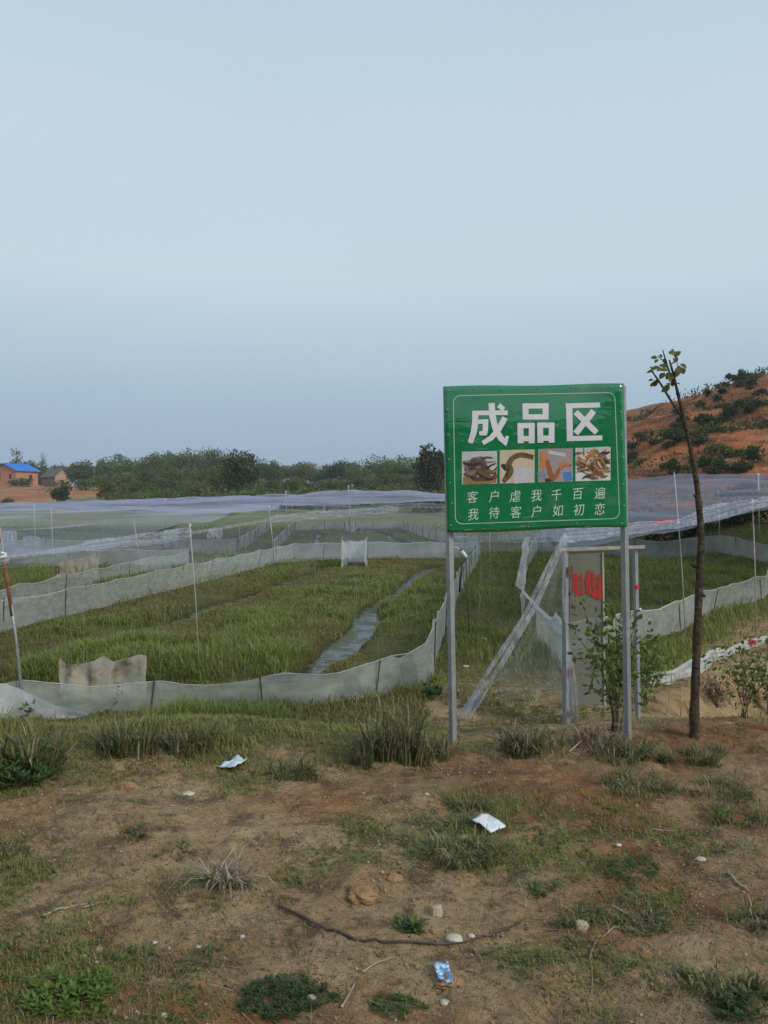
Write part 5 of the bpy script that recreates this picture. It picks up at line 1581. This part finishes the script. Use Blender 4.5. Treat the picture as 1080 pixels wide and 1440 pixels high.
TF = [
    (548, 1068, .22, 420, .40, 'tallest straw and green grass clump left of the left sign post', 'blademix', (.15, .8), (.005, .010)),
    (598, 1068, .18, 300, .24, 'green grass tuft between the tall clump and the left sign post', 'bladegreen', (.3, .9), (.004, .008)),
    (745, 1060, .22, 420, .26, 'yellow-green grass tuft between the two sign posts', 'blademix', (.3, 1.0), (.004, .009)),
    (830, 1050, .18, 240, .24, 'straw-coloured dead grass tuft just left of the right sign post', 'straw', (.4, 1.1), (.004, .008)),
    (878, 1070, .16, 260, .18, 'green tuft round the foot of the right sign post', 'bladegreen', (.3, 1.0), (.004, .008)),
    (975, 1072, .20, 320, .15, 'green tuft in front of the sapling trunk', 'bladegreen', (.3, 1.0), (.004, .007)),
    (905, 1110, .30, 620, .10, 'wide low green tuft right below the right sign post', 'bladegreen', (.4, 1.1), (.003, .006)),
    (1040, 1160, .16, 380, .12, 'bright green tuft near the right edge, level with the white packet', 'grassbright', (.3, 1.0), (.003, .006)),
    (1000, 1115, .22, 420, .09, 'dark green low tuft below the sapling towards the right edge', 'bladegreen', (.4, 1.1), (.003, .006)),
    (650, 1205, .20, 900, .11, 'dark dense grass mat left of and below the white packet', 'bladegreen', (.5, 1.2), (.003, .006)),
    (625, 1165, .18, 500, .09, 'dark grass mat just above and left of the white packet', 'bladegreen', (.5, 1.2), (.003, .006)),
    (660, 1140, .10, 220, .10, 'small dark tuft behind the white packet', 'bladegreen', (.4, 1.0), (.003, .006)),
    (40, 1085, .24, 420, .34, 'tall broad-bladed green clump at the left edge', 'bladegreen', (.2, .9), (.007, .014)),
    (165, 1062, .22, 380, .28, 'straw-topped green clump left of the crumpled pale bag', 'blademix', (.2, .8), (.005, .010)),
    (265, 1055, .20, 320, .24, 'thin mixed grass clump behind the crumpled pale bag', 'blademix', (.2, .9), (.004, .009)),
    (415, 1090, .17, 320, .16, 'green tuft right of the crumpled pale bag', 'bladegreen', (.3, 1.0), (.004, .007)),
    (765, 1252, .06, 170, .075, 'small yellow-green tuft right of the dark grass mat', 'grassbright', (.3, 1.0), (.003, .005)),
    (800, 1285, .16, 330, .065, 'low green tuft right of centre among dry stalks', 'bladegreen', (.4, 1.1), (.003, .005)),
    (905, 1300, .15, 300, .06, 'green tuft beside dry stalks on the right', 'bladegreen', (.4, 1.1), (.003, .005)),
    (1060, 1300, .10, 330, .08, 'green tuft at the right edge above the corner weeds', 'bladegreen', (.3, 1.0), (.003, .006)),
    (985, 1390, .12, 240, .065, 'grass tuft near the bottom right corner', 'bladegreen', (.3, 1.0), (.004, .007)),
    (1050, 1400, .10, 160, .08, 'broad-bladed tuft in the bottom right corner', 'bladegreen', (.3, 1.0), (.005, .009)),
    (20, 1200, .16, 460, .06, 'low green patch at the left edge', 'bladegreen', (.5, 1.1), (.003, .006)),
    (190, 1175, .05, 120, .05, 'small bright tuft on bare soil at the left', 'grassbright', (.4, 1.0), (.003, .005)),
    (250, 1195, .10, 200, .045, 'flat green tuft above the dead grey tuft', 'bladegreen', (.5, 1.1), (.003, .005)),
    (195, 1345, .08, 160, .05, 'small yellowish tuft above the bottom left weeds', 'grassbright', (.4, 1.0), (.003, .006)),
    (305, 1335, .06, 90, .035, 'tiny bright tuft beside white stones at lower left', 'grassbright', (.4, 1.0), (.003, .005)),
    (550, 1345, .05, 60, .03, 'tiny pale tuft just under the dark root', 'blademix', (.4, 1.0), (.002, .004)),
    (670, 1335, .035, 70, .035, 'tiny green tuft under the right half of the dark root', 'grassbright', (.3, .9), (.003, .005)),
]
M['grassbright'] = leafmat('bright green blades', [(.07, .11, .02), (.11, .16, .028), (.16, .21, .045)], .3)
for i, (px, py, R, n, h, lab, mt, ln_, wd_) in enumerate(TF):
    tuft(px, py, R, n, h, lab, mt, 200 + i, ln_, wd_)
# the dead grey tuft lying splayed
tuft(318, 1245, .075, 190, .17, 'dead grey straw tuft splayed on bare soil at left centre', 'deadgrey', 240, (.65, 1.35), (.004, .009), 'dead_tuft')

def weedpatch(px, py, R, n, ls, label, mat, seed, up=.5, hmax=.05, ysq=.7):
    """low broad-leaved plants: little rosettes of pointed leaves"""
    rng = np.random.default_rng(seed)
    c = gnd(px, py); P, D, LN = [], [], []
    for k in range(n):
        a = rng.uniform(0, 2 * math.pi); r = R * math.sqrt(rng.random()) * (.7 + .5 * float(vn(a * 1.3, seed, 4)))
        x, y = c[0] + math.cos(a) * r, c[1] + math.sin(a) * r * ysq; z = hz(x, y)
        hh = hmax * (.25 + .75 * rng.random()); tilt = rng.normal(size=2) * .3
        for q in range(8):
            b_ = q * 2.4 + rng.normal() * .3
            P.append((x, y, z + hh * (.45 + .55 * q / 8))); D.append((math.cos(b_) + tilt[0], math.sin(b_) + tilt[1], up * (.3 + q / 8))); LN.append(ls * (1.1 - .06 * q) * (.7 + .6 * rng.random()))
    P = np.array(P); D = np.array(D); LN = np.array(LN); nn = np.tile(np.array([[0, 0, 1.0]]), (len(P), 1)) + rng.normal(size=P.shape) * .25
    V, F = leafquads(P, D, nn, LN, LN * .36)
    return tag(np_obj('weed_patch', V, [F], M[mat], tuple(c)), label, 'weeds')
weedpatch(95, 1405, .14, 85, .034, 'bright green leafy weeds in the bottom left corner', 'weedbright', 301)
weedpatch(400, 1405, .15, 260, .018, 'dark green creeping weed patch at bottom left of centre', 'weeddark', 302, .4, .035)
weedpatch(565, 1415, .09, 70, .016, 'small yellow-green weed patch at bottom centre', 'weed', 303, .3, .02)
weedpatch(575, 1312, .035, 9, .05, 'single drooping leafy plant just above the dark root', 'weed', 304, .5, .04)
weedpatch(1040, 1425, .08, 18, .04, 'blue-green leafy weeds at the bottom right edge', 'weeddark', 305, .6, .05)
weedpatch(880, 1225, .14, 70, .02, 'green low weeds right of centre on the slope', 'weed', 306, .4, .03)
weedpatch(20, 1100, .2, 60, .07, 'broad-leaved bright weeds at the left edge below the post', 'weed', 307, .7, .12)

# ------------------------------------------------------------------ stones, clods, sticks and litter
def stone(px, py, w_px, mat, label, seed, flat=.7, name='stone', boxy=False):
    rng = np.random.default_rng(seed)
    c = gnd(px, py); R = w_px / 2 / FPX * c[1]
    g = G(); nl, ns = (14, 20) if name == 'clod' else (8, 12); V = []; F = []
    amp, fq = (.9, 2.2) if name == 'clod' else (.6, 1.5)
    sink = .12 if name == 'clod' else .40
    for i in range(nl + 1):
        th_ = math.pi * i / nl
        for k in range(ns):
            ph = 2 * math.pi * k / ns
            d = np.array([math.sin(th_) * math.cos(ph), math.sin(th_) * math.sin(ph), math.cos(th_)])
            if boxy: d = d / (np.abs(d) ** 5).sum() ** .2
            rr_ = R * (1 + amp * (float(fbm(d[0] * fq + seed * 3.1 + d[2], d[1] * fq + d[2] * 1.3, seed, 4)) - .5))
            V.append(c + d * rr_ * np.array([1, .8, flat]) + np.array([0, 0, R * flat * sink]))
    for i in range(nl):
        for k in range(ns):
            F.append((i * ns + k, (i + 1) * ns + k, (i + 1) * ns + (k + 1) % ns, i * ns + (k + 1) % ns))
    o = g.add(V, F).build(name, M[mat], base=tuple(c), smooth=(name == 'stone' and not boxy))
    return tag(o, label, 'stone' if name == 'stone' else 'clod')
stone(614, 1286, 17, 'stone', 'pale squarish stone above the right half of the dark root', 1, .95, boxy=True)
stone(663, 1318, 10.5, 'whitestone', 'small white chip resting against the dark root', 2, .6)
stone(638, 1322, 26, 'pebble', 'flat grey stone on the far side of the dark root', 3, .35)
stone(508, 1262, 42, 'clod', 'large orange clay clod at the centre of the foreground', 4, .6, 'clod')
stone(553, 1238, 26, 'clod', 'smaller orange clay clod right of the large one', 5, .6, 'clod')
stone(597, 1306, 24, 'clod', 'small orange clod beside the drooping leafy plant', 6, .5, 'clod')
stone(218, 1327, 8.2, 'whitestone', 'white stone, leftmost of three in a row at lower left', 7, .6)
stone(280, 1332, 9.0, 'whitestone', 'white stone, middle of three in a row at lower left', 8, .6)
stone(341, 1319, 9.0, 'whitestone', 'white stone, rightmost of three in a row at lower left', 9, .5)
stone(140, 1337, 11, 'pebble', 'bluish grey stone left of the row of white stones', 10, .6)
stone(438, 1405, 14, 'stone', 'tan stone at the edge of the dark creeping weed patch', 11, .7)
stone(818, 1308, 20, 'stone', 'pale tan stone standing among dry stalks on the right', 12, 1.0)
stone(905, 1346, 24, 'clod', 'orange clod beside a grass blade at lower right', 13, .8, 'clod')
stone(230, 1430, 12, 'stone', 'tan stone near the bottom edge between the weed patches', 14, .6)
stone(632, 1382, 40, 'clod', 'crumbly pale clod against the blue wrapper', 15, .4, 'clod')
stone(626, 1412, 15, 'pebble', 'greyish stone below the blue wrapper', 16, .5)
stone(655, 1183, 18, 'stone', 'pale stone tucked under the white packet', 17, .6)
stone(680, 900, 10.5, 'whitestone', 'whitish lump on the grass path beyond the left sign post', 18, .5)
stone(655, 938, 9.0, 'whitestone', 'nearer whitish lump on the path beside the left sign post', 19, .4)
stone(600, 1118, 6.0, 'whitestone', 'small white stone below the left sign post', 20, .6)
stone(870, 1190, 9.0, 'whitestone', 'small pale stone in the grass right of the packet', 21, .5)
stone(985, 1210, 16, 'pebble', 'pale flat stone on the right side of the slope', 22, .4)
stone(265, 1118, 18, 'pebble', 'grey flat stone below the crumpled pale bag', 23, .35)
stone(180, 1108, 26, 'clod', 'orange clod at the edge of the verge grass on the left', 24, .5, 'clod')

def lying(pts, r0, r1, mat, label, name, cat, lift=.8):
    W = [gnd(*p) for p in pts]
    P_ = smooth_path([(q[0], q[1], q[2]) for q in W], 9)
    P_ = [(p[0], p[1], max(p[2], hz(p[0], p[1])) + r0 * lift + .003) for p in P_]
    rng = np.random.default_rng(len(pts) + int(pts[0][0]))
    rr_ = [q * (1 + .12 * rng.normal()) for q in np.linspace(r0, r1, len(P_))]
    return tag(G().tube(P_, rr_, 8).build(name, mat, base=P_[0], smooth=True), label, cat)
lying([(392, 1276), (425, 1292), (462, 1310), (500, 1324), (535, 1328), (575, 1328), (615, 1331), (655, 1328), (690, 1318), (722, 1305), (740, 1294)], .0062, .0035, M['pipe'], 'long dark curved root lying across the bare foreground', 'root', 'root')
for i, (pts, r, lab) in enumerate([([(830, 1350), (834, 1335), (850, 1318), (878, 1306)], .003, 'thin bent dry stalk right of the dark root'), ([(832, 1400), (833, 1375), (831, 1352)], .0025, 'thin dry stalk running to the bottom on the right'),
                                   ([(860, 1276), (880, 1287), (905, 1296)], .004, 'short pale stick beside the green tuft on the right'), ([(1022, 1228), (1036, 1244), (1052, 1256)], .006, 'brown broken stick at the right edge of the slope'),
                                   ([(480, 1420), (492, 1400), (500, 1386)], .004, 'thin stalk by the dark creeping weed patch'), ([(510, 1370), (530, 1356), (560, 1350)], .003, 'thin curved stalk below the dark root'),
                                   ([(60, 1290), (90, 1280), (130, 1272)], .004, 'long pale stalk on the soil at the left'), ([(118, 1278), (150, 1270), (178, 1258)], .003, 'thin dry stem left of the dead grey tuft'),
                                   ([(918, 1169), (940, 1170), (952, 1170)], .003, 'pale straight straw in the grass right of the packet'), ([(800, 1060), (830, 1032), (845, 1018)], .006, 'slanting dry reed stem left of the right sign post')]):
    lying(pts, r, r * .6, M['drystick'], lab, 'dry_stalk', 'stalk')
# a reed stem leaning against the gate foot
p0, p1 = gnd(812, 1012), at(833, 994, 6.1)

def packet(corners, mat, label, name, marks=None, seed=0, lift=.03, curl=.03):
    """a crumpled flat sheet lying on the ground; corners in pixels TL TR BR BL"""
    W = [gnd(*c) for c in corners]
    n = 9; V = np.empty((n, n, 3)); rng = np.random.default_rng(seed)
    for i in range(n):
        for j in range(n):
            u, v_ = j / (n - 1), i / (n - 1)
            p = W[0] * (1 - u) * (1 - v_) + W[1] * u * (1 - v_) + W[2] * u * v_ + W[3] * (1 - u) * v_
            p = p.copy(); p[2] += lift + curl * (float(fbm(u * 3 + seed, v_ * 3, seed, 3)) - .5) * 2
            V[i, j] = p
    i = (np.arange(n - 1)[:, None] * n + np.arange(n - 1)[None]).ravel()
    F = np.stack([i, i + n, i + n + 1, i + 1], 1)
    A = V.reshape(-1, 3); B = A - np.array([0, 0, .006])
    m2 = n * n
    rim = []
    for k in range(n - 1):
        for a, b_ in ((k, k + 1), ((n - 1) * n + k + 1, (n - 1) * n + k), ((k + 1) * n, k * n), (k * n + n - 1, (k + 1) * n + n - 1)):
            rim.append((a, b_, b_ + m2, a + m2))
    o = np_obj(name, np.concatenate([A, B]), [F, F[:, ::-1] + m2, np.array(rim)], mat, tuple(W[3]), smooth=True)
    return tag(o, label, 'litter')
def printed(name, base, ink, sc, lo, hi, stretch=(1, 1, 1)):
    m, N, L = newmat(name)
    mp = N.new('ShaderNodeMapping'); mp.inputs['Scale'].default_value = stretch; L.new(objvec(N), mp.inputs[0])
    c = mixc(N, L, base, ink, noise(N, L, sc, 3, .5, mp.outputs[0], lo, hi))
    p = N.new('ShaderNodeBsdfPrincipled'); L.new(c, p.inputs['Base Color']); p.inputs['Roughness'].default_value = .4
    o = N.new('ShaderNodeOutputMaterial'); L.new(p.outputs[0], o.inputs[0])
    return m
packet([(684, 1155), (711, 1174), (690, 1184), (664, 1166)], printed('white packet', (.66, .70, .74), (.42, .50, .58), 60, .58, .7, (1, 3, 1)), 'flat white packet lying on dark grass below the board', 'packet', seed=3, lift=.045, curl=.012)
packet([(333, 1071), (348, 1077), (330, 1087), (307, 1085)], printed('crumpled bag', (.50, .60, .68), (.32, .42, .52), 40, .5, .65), 'crumpled pale blue bag at the verge on the left', 'bag', seed=4, lift=.035, curl=.022)
packet([(609, 1363), (630, 1363), (637, 1391), (616, 1386)], printed('blue wrapper', (.08, .28, .58), (.62, .68, .74), 55, .48, .56, (1, 1, 1)), 'torn blue and white wrapper at the bottom centre', 'wrapper', seed=5, lift=.025, curl=.010)
tag(G().box(gnd(1055, 912) + np.array([0, -.05, .09]), (.10, .03, .06), .3, ry=.3).build('red_rag', M['redcloth'], base=gnd(1055, 912)), 'red rag on the rolled white net at the right', 'rag')

# ------------------------------------------------------------------ air
m, N, L = newmat('haze')
pv = N.new('ShaderNodeVolumePrincipled')
pv.inputs['Color'].default_value = (.72, .82, .95, 1)
pv.inputs['Density'].default_value = .0005
o_ = N.new('ShaderNodeOutputMaterial'); L.new(pv.outputs[0], o_.inputs['Volume'])
HZ = True
if HZ:
    g = G().box((0, 570, 13), (1830, 1800, 34))
    tag(g.build('haze', m, base=(0, 570, -4)), 'thin pale haze over the whole valley', 'haze', kind='stuff')
